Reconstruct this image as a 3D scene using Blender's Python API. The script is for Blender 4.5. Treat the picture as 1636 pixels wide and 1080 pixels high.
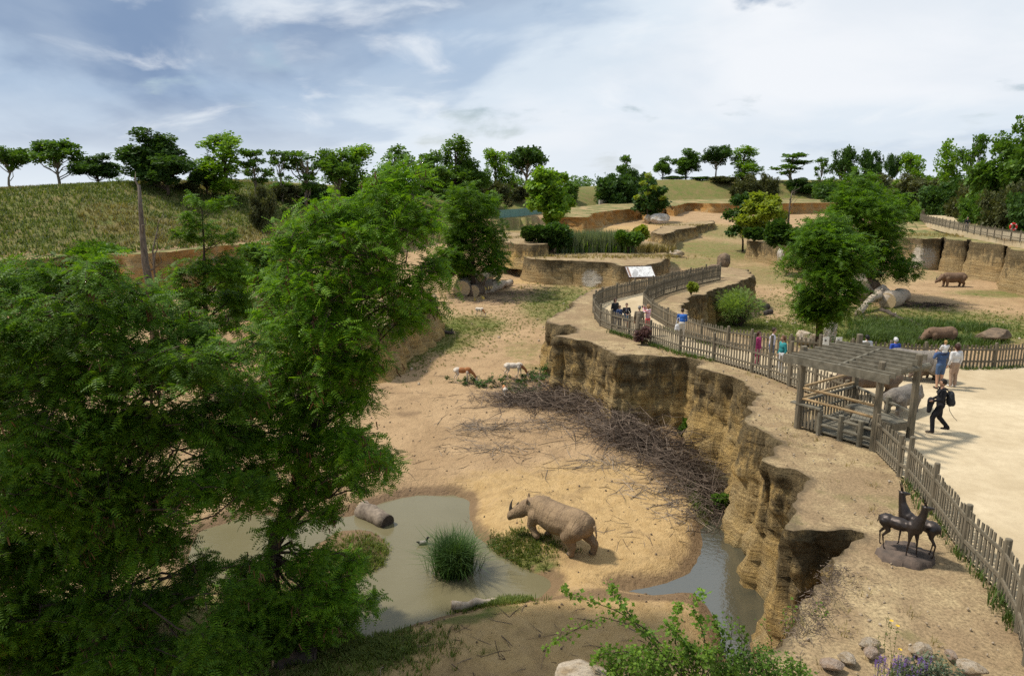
import bpy, bmesh, math, random
import numpy as np
from mathutils import Vector, Matrix, Euler
from mathutils.geometry import delaunay_2d_cdt

for o in list(bpy.data.objects): bpy.data.objects.remove(o)
SC = bpy.context.scene
COL = SC.collection
RND = random.Random(7)
# ------------------------------------------------------------------ camera
FPX, CAMZ = 1136.0, 11.4
PITCH = math.atan(241.0/FPX)
CP, SP = math.cos(PITCH), math.sin(PITCH)
cam = bpy.data.cameras.new('camera'); cam.lens = 25.0; cam.sensor_width = 36.0
cam.clip_start = 0.1; cam.clip_end = 20000
camo = bpy.data.objects.new('camera', cam); COL.objects.link(camo)
camo.location = (0, 0, CAMZ); camo.rotation_euler = (math.pi/2-PITCH, 0, 0)
SC.camera = camo
# ------------------------------------------------------------------ sky and sun
SUN_ELEV, SUN_AZ = math.radians(57), math.radians(-76)     # azimuth from +Y, negative = to the left
sdir = Vector((math.sin(SUN_AZ)*math.cos(SUN_ELEV), math.cos(SUN_AZ)*math.cos(SUN_ELEV), math.sin(SUN_ELEV)))
sun = bpy.data.lights.new('sun', 'SUN'); sun.energy = 4.2; sun.angle = math.radians(5.0); sun.color = (1.0, 0.93, 0.82)
suno = bpy.data.objects.new('sun', sun); COL.objects.link(suno)
suno.rotation_euler = sdir.to_track_quat('Z', 'Y').to_euler()
world = bpy.data.worlds.new('World'); SC.world = world; world.use_nodes = True
def build_sky():
    nt = world.node_tree; N = nt.nodes; L = nt.links; N.clear()
    out = N.new('ShaderNodeOutputWorld'); bg = N.new('ShaderNodeBackground')
    sky = N.new('ShaderNodeTexSky'); sky.sky_type = 'NISHITA'; sky.sun_disc = False
    sky.sun_elevation = SUN_ELEV; sky.sun_rotation = SUN_AZ; sky.altitude = 60; sky.dust_density = 1.5
    tc = N.new('ShaderNodeTexCoord'); sx = N.new('ShaderNodeSeparateXYZ')
    L.new(tc.outputs['Generated'], sx.inputs[0])
    def m(op, a, b=None, clamp=False):
        n = N.new('ShaderNodeMath'); n.operation = op; n.use_clamp = clamp
        for i, q in enumerate((a, b)):
            if q is None: continue
            if isinstance(q, (int, float)): n.inputs[i].default_value = q
            else: L.new(q, n.inputs[i])
        return n.outputs[0]
    zz = m('ADD', m('MAXIMUM', sx.outputs[2], 0.0), 0.26)
    cx = N.new('ShaderNodeCombineXYZ')
    L.new(m('DIVIDE', sx.outputs[0], zz), cx.inputs[0]); L.new(m('DIVIDE', sx.outputs[1], zz), cx.inputs[1])
    def noise(scale, detail, rough, dist, off):
        mp = N.new('ShaderNodeMapping'); mp.inputs['Location'].default_value = off
        L.new(cx.outputs[0], mp.inputs[0])
        n = N.new('ShaderNodeTexNoise'); n.inputs['Scale'].default_value = scale; n.inputs['Detail'].default_value = detail
        n.inputs['Roughness'].default_value = rough; n.inputs['Distortion'].default_value = dist
        L.new(mp.outputs[0], n.inputs[0]); return n.outputs[0]
    def ramp(src, stops):
        r = N.new('ShaderNodeValToRGB'); L.new(src, r.inputs[0]); e = r.color_ramp.elements
        r.color_ramp.interpolation = 'EASE'
        while len(e) < len(stops): e.new(0.5)
        for i, (p, c) in enumerate(stops): e[i].position = p; e[i].color = (*c, 1)
        return r.outputs[0]
    def mix(f, a, b):
        n = N.new('ShaderNodeMix'); n.data_type = 'RGBA'
        for k, q in ((0, f), (6, a), (7, b)):
            if isinstance(q, tuple): n.inputs[k].default_value = q
            elif isinstance(q, float): n.inputs[k].default_value = q
            else: L.new(q, n.inputs[k])
        return n.outputs[2]
    scl = N.new('ShaderNodeVectorMath'); scl.operation = 'SCALE'; scl.inputs[3].default_value = 0.10
    L.new(sky.outputs[0], scl.inputs[0])
    body = ramp(noise(0.62, 8, 0.50, 0.35, (79.4, 126.0, 0)), [(0.36, (0.82, 0.85, 0.89)), (0.48, (0.68, 0.76, 0.84)), (0.525, (0.40, 0.51, 0.66)), (0.61, (0.21, 0.30, 0.46))])
    wisp = ramp(noise(2.6, 8, 0.55, 0.4, (133.6, 5.1, 0)), [(0.50, (0, 0, 0)), (0.72, (0.75, 0.75, 0.75))])
    body = mix(wisp, body, (0.84, 0.87, 0.90, 1))
    soft = ramp(noise(1.4, 6, 0.5, 0.3, (21.7, 9.3, 0)), [(0.42, (0, 0, 0)), (0.64, (0.35, 0.35, 0.35))])
    body = mix(soft, body, (0.56, 0.65, 0.75, 1))
    cover = ramp(noise(1.6, 8, 0.55, 0.3, (8.2, 2.4, 0)), [(0.30, (0, 0, 0)), (0.42, (1, 1, 1))])
    col = mix(cover, scl.outputs[0], body)
    # clouds thin into a pale band low over the horizon
    low = m('MULTIPLY', sx.outputs[2], 9.0, True)
    col = mix(low, (0.72, 0.78, 0.84, 1), col)
    L.new(col, bg.inputs[0]); bg.inputs[1].default_value = 1.0
    L.new(bg.outputs[0], out.inputs[0])
build_sky()
SC.cycles.use_denoising = False
SC.view_settings.view_transform = 'Standard'; SC.view_settings.look = 'None'
SC.view_settings.exposure = 0.12; SC.view_settings.gamma = 1.0; SC.view_settings.use_curve_mapping = False

# ------------------------------------------------------------------ helpers
def ray(px, py):
    u = (px-818.0)/FPX; v = (540.0-py)/FPX
    return Vector((u, CP+v*SP, -SP+v*CP))
def G(px, py, z):
    d = ray(px, py); t = (z-CAMZ)/d.z
    return Vector((d.x*t, d.y*t, z))
def at(px, py, Y):
    d = ray(px, py); t = Y/d.y
    return Vector((d.x*t, Y, CAMZ+d.z*t))
def hsh(ix, iy, iz):
    n = (ix.astype(np.int64)*374761393 + iy.astype(np.int64)*668265263 + iz.astype(np.int64)*2147483647) & 0xffffffff
    n = ((n ^ (n >> 13))*1274126177) & 0xffffffff
    n = (n ^ (n >> 16)) & 0xffff
    return n/65535.0
def vnoise(x, y, z=None):
    x = np.asarray(x, float); y = np.asarray(y, float)
    z = np.zeros_like(x) if z is None else np.asarray(z, float)
    ix, iy, iz = np.floor(x), np.floor(y), np.floor(z)
    f = [x-ix, y-iy, z-iz]; f = [t*t*(3-2*t) for t in f]
    r = 0
    for a in (0, 1):
        for b in (0, 1):
            for c in (0, 1):
                w = (f[0] if a else 1-f[0])*(f[1] if b else 1-f[1])*(f[2] if c else 1-f[2])
                r = r + w*hsh(ix+a, iy+b, iz+c)
    return r
def fbm(x, y, z=None, o=4):
    s = 0; a = 0.5; t = 0
    for k in range(o):
        s = s + a*vnoise(np.asarray(x)*2**k+17*k, np.asarray(y)*2**k+31*k, None if z is None else np.asarray(z)*2**k); t += a; a *= 0.5
    return s/t
def sstep(a, b, x):
    t = np.clip((x-a)/(b-a), 0, 1); return t*t*(3-2*t)
def poly_sd(P, X, Y):
    """signed distance to polygon P (negative inside)"""
    P = np.asarray(P, float)[:, :2]; X = np.asarray(X, float); Y = np.asarray(Y, float)
    d = np.full(X.shape, 1e18); inside = np.zeros(X.shape, bool)
    n = len(P)
    for i in range(n):
        ax, ay = P[i]; bx, by = P[(i+1) % n]
        ex, ey = bx-ax, by-ay
        t = np.clip(((X-ax)*ex+(Y-ay)*ey)/max(ex*ex+ey*ey, 1e-12), 0, 1)
        d = np.minimum(d, (X-ax-ex*t)**2+(Y-ay-ey*t)**2)
        if ey != 0:
            c = ((ay > Y) != (by > Y)) & (X < ex*(Y-ay)/ey+ax)
            inside ^= c
    d = np.sqrt(d); return np.where(inside, -d, d)
def mesh_np(name, V, Fc, mat=None, smooth=False, mats=None, mi=None):
    """numpy mesh: V (n,3), Fc (m,k) with k = 3 or 4"""
    V = np.asarray(V, np.float32); Fc = np.asarray(Fc, np.int32)
    me = bpy.data.meshes.new(name); k = Fc.shape[1]
    me.vertices.add(len(V)); me.vertices.foreach_set('co', V.ravel())
    me.loops.add(Fc.size); me.loops.foreach_set('vertex_index', Fc.ravel())
    me.polygons.add(len(Fc)); me.polygons.foreach_set('loop_start', np.arange(0, Fc.size, k, dtype=np.int32))
    if smooth: me.polygons.foreach_set('use_smooth', np.ones(len(Fc), bool))
    for q in (mats or ([mat] if mat else [])): me.materials.append(q)
    if mi is not None: me.polygons.foreach_set('material_index', np.asarray(mi, np.int32))
    me.update(calc_edges=True); return me
def link(name, me, parent=None, loc=None, rot=None, scale=None):
    o = bpy.data.objects.new(name, me); COL.objects.link(o)
    if parent is not None: o.parent = parent
    if loc is not None: o.location = loc
    if rot is not None: o.rotation_euler = rot
    if scale is not None: o.scale = (scale,)*3 if isinstance(scale, (int, float)) else scale
    return o
def tag(o, label, cat=None, group=None, kind=None):
    if label: o['label'] = label
    if cat: o['category'] = cat
    if group: o['group'] = group
    if kind: o['kind'] = kind
    return o
def thing(name, label, cat, loc=(0, 0, 0), rz=0.0, group=None):
    return tag(link(name, None, None, loc, (0, 0, rz)), label, cat, group)
def attr(me, name, vals):
    a = me.color_attributes.new(name, 'FLOAT_COLOR', 'POINT')
    v = np.ones((len(me.vertices), 4), np.float32); v[:, :vals.shape[1]] = vals
    a.data.foreach_set('color', v.ravel())
class MB:
    """collects simple solids into one mesh"""
    def __init__(s): s.v = []; s.f = []
    def add(s, vs, fs):
        b = len(s.v); s.v += [tuple(v) for v in vs]; s.f += [tuple(i+b for i in f) for f in fs]
    def box(s, c, size, rz=0.0, M=None):
        hx, hy, hz = size[0]/2, size[1]/2, size[2]/2
        R = M if M is not None else Matrix.Rotation(rz, 3, 'Z')
        vs = [Vector(c)+R @ Vector((x*hx, y*hy, z*hz)) for z in (-1, 1) for y in (-1, 1) for x in (-1, 1)]
        s.add(vs, [(0, 2, 3, 1), (4, 5, 7, 6), (0, 1, 5, 4), (2, 6, 7, 3), (0, 4, 6, 2), (1, 3, 7, 5)]); return s
    def beam(s, a, b, w, h):
        a = Vector(a); b = Vector(b); d = b-a; x = d.normalized()
        up = Vector((0, 0, 1)) if abs(x.z) < 0.95 else Vector((1, 0, 0))
        y = up.cross(x).normalized(); z = x.cross(y)
        M = Matrix((x, y, z)).transposed()
        return s.box((a+b)/2, (d.length, w, h), M=M)
    def tube(s, pts, radii, n=8, cap=True):
        pts = [Vector(p) for p in pts]; rings = []; base = len(s.v); prev = None
        for i, p in enumerate(pts):
            d = (pts[min(i+1, len(pts)-1)]-pts[max(i-1, 0)]).normalized()
            if prev is None:
                up = Vector((0, 0, 1)) if abs(d.z) < 0.9 else Vector((1, 0, 0)); x = up.cross(d).normalized()
            else:
                x = (prev-d*prev.dot(d)); x = x.normalized() if x.length > 1e-6 else d.orthogonal().normalized()
            prev = x; y = d.cross(x)
            r = radii[i] if isinstance(radii, (list, tuple)) else radii
            s.v += [tuple(p+(x*math.cos(2*math.pi*k/n)+y*math.sin(2*math.pi*k/n))*r) for k in range(n)]
        for i in range(len(pts)-1):
            for k in range(n):
                a = base+i*n+k; b = base+i*n+(k+1) % n
                s.f.append((a, b, b+n, a+n))
        if cap:
            s.f.append(tuple(base+k for k in reversed(range(n))))
            s.f.append(tuple(base+(len(pts)-1)*n+k for k in range(n)))
        return s
    def me(s, name, mat=None, smooth=False):
        me = bpy.data.meshes.new(name); me.from_pydata(s.v, [], s.f)
        if mat: me.materials.append(mat)
        if smooth: me.polygons.foreach_set('use_smooth', np.ones(len(me.polygons), bool))
        me.update(); return me
    def build(s, name, mat, parent=None, smooth=False, **k): return link(name, s.me(name, mat, smooth), parent, **k)

# ------------------------------------------------------------------ materials
def new_mat(name):
    m = bpy.data.materials.new(name); m.use_nodes = True
    nt = m.node_tree; b = nt.nodes['Principled BSDF']; b.inputs['Specular IOR Level'].default_value = 0.25
    return m, nt, nt.nodes, nt.links, b
class NT:
    def __init__(s, nt): s.nt = nt; s.N = nt.nodes; s.L = nt.links
    def put(s, n, i, v):
        if isinstance(v, (int, float)): n.inputs[i].default_value = v
        elif isinstance(v, tuple): n.inputs[i].default_value = (*v, 1) if (len(v) == 3 and n.inputs[i].type == 'RGBA') else v
        else: s.L.new(v, n.inputs[i])
    def math(s, op, a, b=None, clamp=False):
        n = s.N.new('ShaderNodeMath'); n.operation = op; n.use_clamp = clamp; s.put(n, 0, a)
        if b is not None: s.put(n, 1, b)
        return n.outputs[0]
    def coord(s, kind='Object', scale=(1, 1, 1), loc=(0, 0, 0)):
        if kind == 'World': c = s.N.new('ShaderNodeNewGeometry').outputs['Position']
        else: c = s.N.new('ShaderNodeTexCoord').outputs[kind]
        mp = s.N.new('ShaderNodeMapping'); mp.inputs['Scale'].default_value = scale; mp.inputs['Location'].default_value = loc
        s.L.new(c, mp.inputs[0]); return mp.outputs[0]
    def noise(s, vec, scale, detail=4, rough=0.55, dist=0.0):
        n = s.N.new('ShaderNodeTexNoise'); s.L.new(vec, n.inputs[0])
        for k, v in (('Scale', scale), ('Detail', detail), ('Roughness', rough), ('Distortion', dist)): n.inputs[k].default_value = v
        return n.outputs[0]
    def voro(s, vec, scale, feat='F1'):
        n = s.N.new('ShaderNodeTexVoronoi'); s.L.new(vec, n.inputs['Vector']); n.inputs['Scale'].default_value = scale; n.feature = feat
        return n.outputs['Distance']
    def ramp(s, src, stops):
        r = s.N.new('ShaderNodeValToRGB'); s.L.new(src, r.inputs[0]); e = r.color_ramp.elements
        while len(e) < len(stops): e.new(0.5)
        for i, (p, c) in enumerate(stops):
            e[i].position = p; e[i].color = (c, c, c, 1) if isinstance(c, (int, float)) else (*c, 1)
        return r.outputs[0]
    def mix(s, f, a, b, mode='MIX'):
        n = s.N.new('ShaderNodeMix'); n.data_type = 'RGBA'; n.blend_type = mode
        s.put(n, 0, f); s.put(n, 6, a); s.put(n, 7, b); return n.outputs[2]
    def bump(s, h, strength, dist):
        n = s.N.new('ShaderNodeBump'); n.inputs['Strength'].default_value = strength; n.inputs['Distance'].default_value = dist
        s.L.new(h, n.inputs['Height']); return n.outputs[0]
    def attr(s, name):
        n = s.N.new('ShaderNodeVertexColor'); n.layer_name = name
        q = s.N.new('ShaderNodeSeparateColor'); s.L.new(n.outputs[0], q.inputs[0]); return q.outputs
_mats = {}
def simple(name, col, col2=None, scale=6.0, rough=0.8, bump=0.0, stretch=(1, 1, 1), spec=0.25, metal=0.0, bdist=0.01):
    """flat-coloured material with noise variation between two colours"""
    if name in _mats: return _mats[name]
    m, nt, N, L, b = new_mat(name); t = NT(nt)
    col2 = col2 or tuple(c*0.7 for c in col)
    v = t.coord('Object', stretch); n = t.noise(v, scale, 6, 0.6, 0.2)
    L.new(t.mix(t.ramp(n, [(0.32, 0.0), (0.68, 1.0)]), col, col2), b.inputs['Base Color'])
    b.inputs['Roughness'].default_value = rough; b.inputs['Specular IOR Level'].default_value = spec; b.inputs['Metallic'].default_value = metal
    if bump: L.new(t.bump(n, bump, bdist), b.inputs['Normal'])
    _mats[name] = m; return m
def leaf_mat(name, c1, c2, trans=0.35, rough=0.55):
    if name in _mats: return _mats[name]
    m, nt, N, L, b = new_mat(name); t = NT(nt)
    g = N.new('ShaderNodeNewGeometry')
    col = t.mix(g.outputs['Random Per Island'], c1, c2)
    big = t.ramp(t.noise(t.coord('World'), 0.9, 3), [(0.35, 0.72), (0.65, 1.2)])
    col = t.mix(1.0, col, big, 'MULTIPLY')
    L.new(col, b.inputs['Base Color']); b.inputs['Roughness'].default_value = rough
    b.inputs['Specular IOR Level'].default_value = 0.2
    tr = N.new('ShaderNodeBsdfTranslucent'); L.new(t.mix(1.0, col, (1.5, 1.5, 0.6), 'MULTIPLY'), tr.inputs[0])
    mx = N.new('ShaderNodeMixShader'); mx.inputs[0].default_value = trans
    L.new(b.outputs[0], mx.inputs[1]); L.new(tr.outputs[0], mx.inputs[2])
    L.new(mx.outputs[0], N['Material Output'].inputs[0])
    _mats[name] = m; return m
WOOD = lambda: simple('weathered_wood', (0.20, 0.165, 0.115), (0.095, 0.085, 0.06), 5.0, 0.9, 0.3, (3, 3, 0.5))
WOOD_G = lambda: simple('grey_wood', (0.20, 0.18, 0.135), (0.10, 0.09, 0.065), 5.0, 0.9, 0.3, (1, 1, 1))
POLE = lambda: simple('pale_pole', (0.42, 0.30, 0.16), (0.30, 0.20, 0.10), 5.0, 0.8, 0.2)
# ================================================================== terrain
POND = [(300,905),(318,850),(395,822),(480,832),(560,822),(613,803),(640,795),(662,791),(723,791),(745,797),(750,805),(746,827),(755,852),(788,880),(825,905),(874,921),(882,933),(870,954),(812,958),(770,968),(723,980),(662,995),(621,1012),(585,1020),(560,1000),(470,965),(340,935)]
SPIT = [(478,885),(520,862),(545,848),(577,846),(606,857),(616,878),(604,903),(570,925),(520,955),(450,1000),(400,985),(440,920)]
CHAN = [(1123,850),(1122,875),(1116,897),(1100,920),(1081,930),(1050,938),(1010,939),(985,942),(1010,947),(1040,950),(1090,945),(1113,948),(1132,975),(1143,1000),(1152,1030),(1170,1075),(1250,1060),(1330,900),(1290,800),(1230,740),(1170,742),(1140,730),(1118,715),(1098,712),(1105,735),(1128,770),(1140,800),(1135,830)]
PONDW = [G(x, y, 0.0) for x, y in POND]; SPITW = [G(x, y, 0.0) for x, y in SPIT]; CHANW = [G(x, y, 0.0) for x, y in CHAN]
FLOOR_Y = [-60, 12, 18, 22, 26, 30, 37, 50, 76, 103, 140, 200, 300]
FLOOR_Z = [.7, .6, .42, .40, .45, .62, .95, 1.3, 1.7, 2.3, 3.8, 6.0, 6.6]
BOWL = [(-95, 44), (-60, 49), (-50, 52.5), (-46, 57.2), (-41, 61), (-36.5, 64.6), (-33.5, 65.6), (-30.6, 70), (-29, 75), (-25.5, 79.5), (-20, 93), (-13, 112), (5, 146), (28, 182), (48, 206), (100, 212), (104, 178), (95, 142), (84, 112), (66, 84), (60, 40), (60, -40), (-95, -40), (-100, 40)]
def H(x, y):
    x = np.asarray(x, float); y = np.asarray(y, float)
    z = np.interp(y, FLOOR_Y, FLOOR_Z)
    z = z + 0.22*(fbm(x*0.13, y*0.13, o=3)-0.5)*sstep(10, 40, y) + 0.10*(fbm(x*0.5+9, y*0.5, o=4)-0.5) + 0.035*(fbm(x*2.1, y*2.1+5, o=3)-0.5)
    # right hand enclosure lies a little lower
    z = z - 0.5*sstep(14, 24, x)*sstep(30, 36, y)*(1-sstep(80, 120, y))
    for P, w in ((PONDW, 1.3), (CHANW, 1.1)):
        d = poly_sd(P, x, y) + 0.35*(fbm(x*0.9, y*0.9, o=3)-0.5)
        z = np.where(d < w, -0.015+(z+0.015)*sstep(-0.05, w, d)**0.55, z)
        z = np.where(d < 0, -0.02+np.maximum(d*0.35, -0.45), z)
    d = poly_sd(SPITW, x, y) + 0.3*(fbm(x*0.9+3, y*0.9, o=3)-0.5)
    z = np.where(d < 0.3, np.maximum(z, 0.30*sstep(0.25, -0.9, d)-0.03), z)
    s = poly_sd(BOWL, x, y); s = s + 5*(fbm(x*0.045, y*0.045, o=3)-0.5)*sstep(2, 9, s)
    W = np.interp(x, [-60, -20, 40, 90, 130], [29, 20, 20, 24, 24])
    W = np.where(y < 120, np.where(x > 40, 22, W), W)
    crest = 10.75 + 1.1*np.exp(-((x+46)/9)**2)*sstep(60, 80, y) + 2.4*sstep(170, 220, y)*sstep(20, 50, x) + 0.5*sstep(100, 140, y) + 0.7*(fbm(x*0.06, y*0.06+4, o=3)-0.5)
    crest = crest - (crest-10.7)*sstep(W+12, W+60, s)
    base_out = np.maximum(z, np.where((x < 0) & (y > 42), 5.55, np.where(y > 60, 5.5, z)))
    emb = base_out+(crest-base_out)*sstep(0, 1, np.clip(s/W, 0, 1))
    return np.where(s > 0, emb, z)
def axis(segs):
    c = [segs[0][0]]
    for a, b, s in segs:
        n = max(1, int(round((b-a)/s))); c += list(a+(b-a)*(np.arange(n)+1)/n)
    return np.array(c)
GX = axis([(-4500, -600, 600), (-600, -160, 40), (-160, -60, 4), (-60, -22, 1.2), (-22, 17, 0.27), (17, 60, 1.0), (60, 180, 3), (180, 600, 40), (600, 4500, 600)])
GY = axis([(-400, -40, 60), (-40, 11, 3), (11, 46, 0.27), (46, 120, 0.9), (120, 300, 2.4), (300, 700, 40), (700, 6000, 600)])
GZ = H(*[q.ravel() for q in np.meshgrid(GX, GY)]).reshape(len(GY), len(GX))
def Hq(x, y):
    """height of the ground mesh itself"""
    x = np.asarray(x, float); y = np.asarray(y, float)
    i = np.clip(np.searchsorted(GX, x)-1, 0, len(GX)-2); j = np.clip(np.searchsorted(GY, y)-1, 0, len(GY)-2)
    fx = np.clip((x-GX[i])/(GX[i+1]-GX[i]), 0, 1); fy = np.clip((y-GY[j])/(GY[j+1]-GY[j]), 0, 1)
    return (GZ[j, i]*(1-fx)+GZ[j, i+1]*fx)*(1-fy)+(GZ[j+1, i]*(1-fx)+GZ[j+1, i+1]*fx)*fy
def hz(x, y): return float(Hq(x, y))
_T = np.geomspace(8, 900, 5000)
def GG(px, py):
    """the ground point seen in that direction"""
    d = ray(px, py); X, Y, Z = d.x*_T, d.y*_T, CAMZ+d.z*_T
    below = Z < Hq(X, Y)
    i = int(np.argmax(below)) if below.any() else len(_T)-1
    return Vector((X[i], Y[i], hz(X[i], Y[i])))
def on(x, y): return Vector((x, y, hz(x, y)))

def ground_masks(X, Y, Z):
    """R grass, G dark soil / mud, B yellow sand"""
    g = np.zeros(X.shape); m = np.zeros(X.shape); s = np.zeros(X.shape)
    def blob(arr, px, py, rx, ry, w=1.0, ang=0.0):
        p = G(px, py, float(np.interp(30, FLOOR_Y, FLOOR_Z))) if py > 560 else GG(px, py)
        dx, dy = X-p.x, Y-p.y; c, sn = math.cos(ang), math.sin(ang)
        u, v = (dx*c+dy*sn)/rx, (-dx*sn+dy*c)/ry
        np.maximum(arr, w*np.clip(1.5-np.sqrt(u*u+v*v)*1.0, 0, 1), out=arr)
    for a in [(745,520,3.5,4.5,.85),(700,545,3,4,.8),(880,492,3.2,9,.75),(905,470,4,7,.7),(660,570,1.2,3.5,.9),(640,590,1.0,3,.8),(840,560,2.0,4,.5),(850,600,1.6,1.2,.55),
              (1235,520,3.5,3.5,.75),(1180,520,4,4,.8),(1330,545,5,4,.85),(1300,490,7,8,.55),(1400,520,7,6,.85),(1450,505,9,5,.8),(1560,530,7,5,.8),(1610,520,8,6,.7),
              (1240,440,10,12,.6),(1330,440,10,10,.6),(1150,400,9,16,.7),(1110,420,7,8,.65),(1150,370,10,20,.65),(1560,480,9,5,.35),(1480,440,9,6,.5),(1600,470,6,3,.75),(1530,425,9,3,.7),
              (930,450,4,3,.6),(960,455,3,3,.7),(860,372,9,12,.55),(820,355,12,12,.7),(900,330,14,16,.7),(950,335,15,12,.6),
              (835,880,1.1,.9,.85),(810,870,.7,.6,.7),(590,880,.9,1.2,.8),(575,900,1.0,.5,.8),(800,960,.9,.35,.8),(740,975,.9,.4,.9),(600,1030,1.2,.8,.85),(530,1060,1.8,1.2,.7),(660,1010,1.2,.4,.6),(760,1030,1.5,.5,.4),(850,1000,1.0,.5,.35),(420,1000,3,3,.6),(200,1000,4,4,.6),
              (1120,790,.5,1.5,.9),(1150,830,.5,.9,.9)]: blob(g, *a)
    for a in [(830,470,4.5,2.5,.75),(780,480,4,3,.5),(740,460,4,3,.6),(830,690,2.5,1.6,.40),(900,650,3,1.5,.55),(1000,690,2.4,1.4,.7),(1090,750,1.5,2,.8),(650,665,.9,.5,.7),(700,690,2.0,1.0,.35),
              (1480,487,3.5,2,.95),(1390,500,3.5,2,.6),(1390,405,5,3,.4),(1300,430,8,2,.6),(1500,395,5,2,.4),(560,640,4,4,.45),(450,560,8,9,.6),(200,600,10,12,.45),(880,455,4,2,.35),(1050,400,6,3,.4),(1160,425,5,3,.4),
              (950,938,3.5,.30,.95),(1020,942,2.5,.3,.95),(1090,935,.9,.5,.8),(880,905,1.1,.3,.35)]: blob(m, *a)
    for a in [(940,830,4.2,4.4,1.0),(1040,830,3,3.5,1.0),(830,770,3,1.8,.8),(960,750,3.4,1.6,.75),(1060,870,2,2.2,.9),(900,1000,5,2.6,.8),(720,1030,4,1.5,.8),(1050,990,2.5,1.5,.8),(575,870,1.0,1.0,1.0),(780,830,1.2,2.4,1.0),(620,1050,3,1.5,.7),(850,450,8,1.6,.9),(930,452,7,1.4,.9),(1080,360,14,10,.6),(980,365,14,7,.8)]: blob(s, *a)
    out = poly_sd(BOWL, X, Y)
    g = np.maximum(g, 0.80*sstep(-1, 5, out))
    for P in (PONDW, CHANW):
        d = poly_sd(P, X, Y); m = np.maximum(m, 1.0*sstep(0.75, 0.1, d)); m = np.where(d < -0.1, 0.9, m); g = np.where(d < 0, 0, g)
    return np.stack([g, m, s], 1)
def make_ground():
    X, Y = np.meshgrid(GX, GY); sh = X.shape; X = X.ravel(); Y = Y.ravel(); Z = GZ.ravel()
    i = np.arange(sh[0]*sh[1]).reshape(sh)
    Fc = np.stack([i[:-1, :-1], i[:-1, 1:], i[1:, 1:], i[1:, :-1]], -1).reshape(-1, 4)
    m, nt, N, L, b = new_mat('enclosure_ground'); t = NT(nt)
    w = t.coord('World'); a = t.attr('mask')
    fine = t.noise(w, 2.2, 8, 0.65); mid = t.noise(w, 0.45, 6, 0.6, 0.3); tiny = t.noise(w, 14, 6, 0.7)
    dirt = t.mix(t.ramp(mid, [(0.35, 0.0), (0.65, 1.0)]), (0.43, 0.295, 0.165), (0.33, 0.22, 0.12))
    sand = t.mix(t.ramp(fine, [(0.35, 0.0), (0.7, 1.0)]), (0.50, 0.345, 0.165), (0.38, 0.25, 0.11))
    def msk(ch, lo, hi):
        q = t.math('ADD', ch, t.math('MULTIPLY', t.math('SUBTRACT', fine, 0.5), 0.9))
        q = t.math('ADD', q, t.math('MULTIPLY', t.math('SUBTRACT', tiny, 0.5), 0.55))
        return t.ramp(q, [(lo, 0.0), (hi, 1.0)])
    col = t.mix(msk(a[2], 0.3, 0.75), dirt, sand)
    soil = t.mix(tiny, (0.10, 0.065, 0.04), (0.19, 0.125, 0.075))
    col = t.mix(t.math('MULTIPLY', msk(a[1], 0.35, 0.8), 0.8), col, soil)
    grass = t.mix(t.ramp(tiny, [(0.3, 0.0), (0.7, 1.0)]), (0.075, 0.115, 0.022), (0.19, 0.19, 0.06))
    dry = t.mix(t.ramp(mid, [(0.4, 0.0), (0.62, 1.0)]), grass, t.mix(tiny, (0.24, 0.19, 0.075), (0.14, 0.13, 0.045)))
    col = t.mix(msk(a[0], 0.35, 0.75), col, dry)
    col = t.mix(t.ramp(t.voro(w, 7.0), [(0.0, 0.55), (0.14, 0.0)]), col, (0.15, 0.10, 0.06))
    col = t.mix(t.math('MULTIPLY', t.ramp(t.noise(t.coord('World', (1, 1, 1), (7, 3, 0)), 0.9, 7, 0.62, 0.5), [(0.5, 0.0), (0.68, 1.0)]), 0.5), col, (0.22, 0.145, 0.08))
    L.new(col, b.inputs['Base Color']); b.inputs['Roughness'].default_value = 0.95; b.inputs['Specular IOR Level'].default_value = 0.1
    foot = t.ramp(t.voro(t.coord('World', (1, 1, 0.2)), 2.6), [(0.05, 0.0), (0.28, 1.0)])
    h = t.math('ADD', t.math('ADD', t.math('MULTIPLY', fine, 0.8), t.math('MULTIPLY', t.noise(w, 6.0, 5, 0.6), 0.5)), t.math('ADD', t.math('MULTIPLY', tiny, 0.35), t.math('MULTIPLY', foot, 0.22)))
    L.new(t.bump(h, 0.9, 0.16), b.inputs['Normal'])
    me = mesh_np('ground', np.stack([X, Y, Z], 1), Fc, m, True)
    attr(me, 'mask', ground_masks(X, Y, Z))
    tag(link('ground', me), 'sandy enclosure floor rising to grassy banks', kind='structure')
make_ground()

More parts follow.
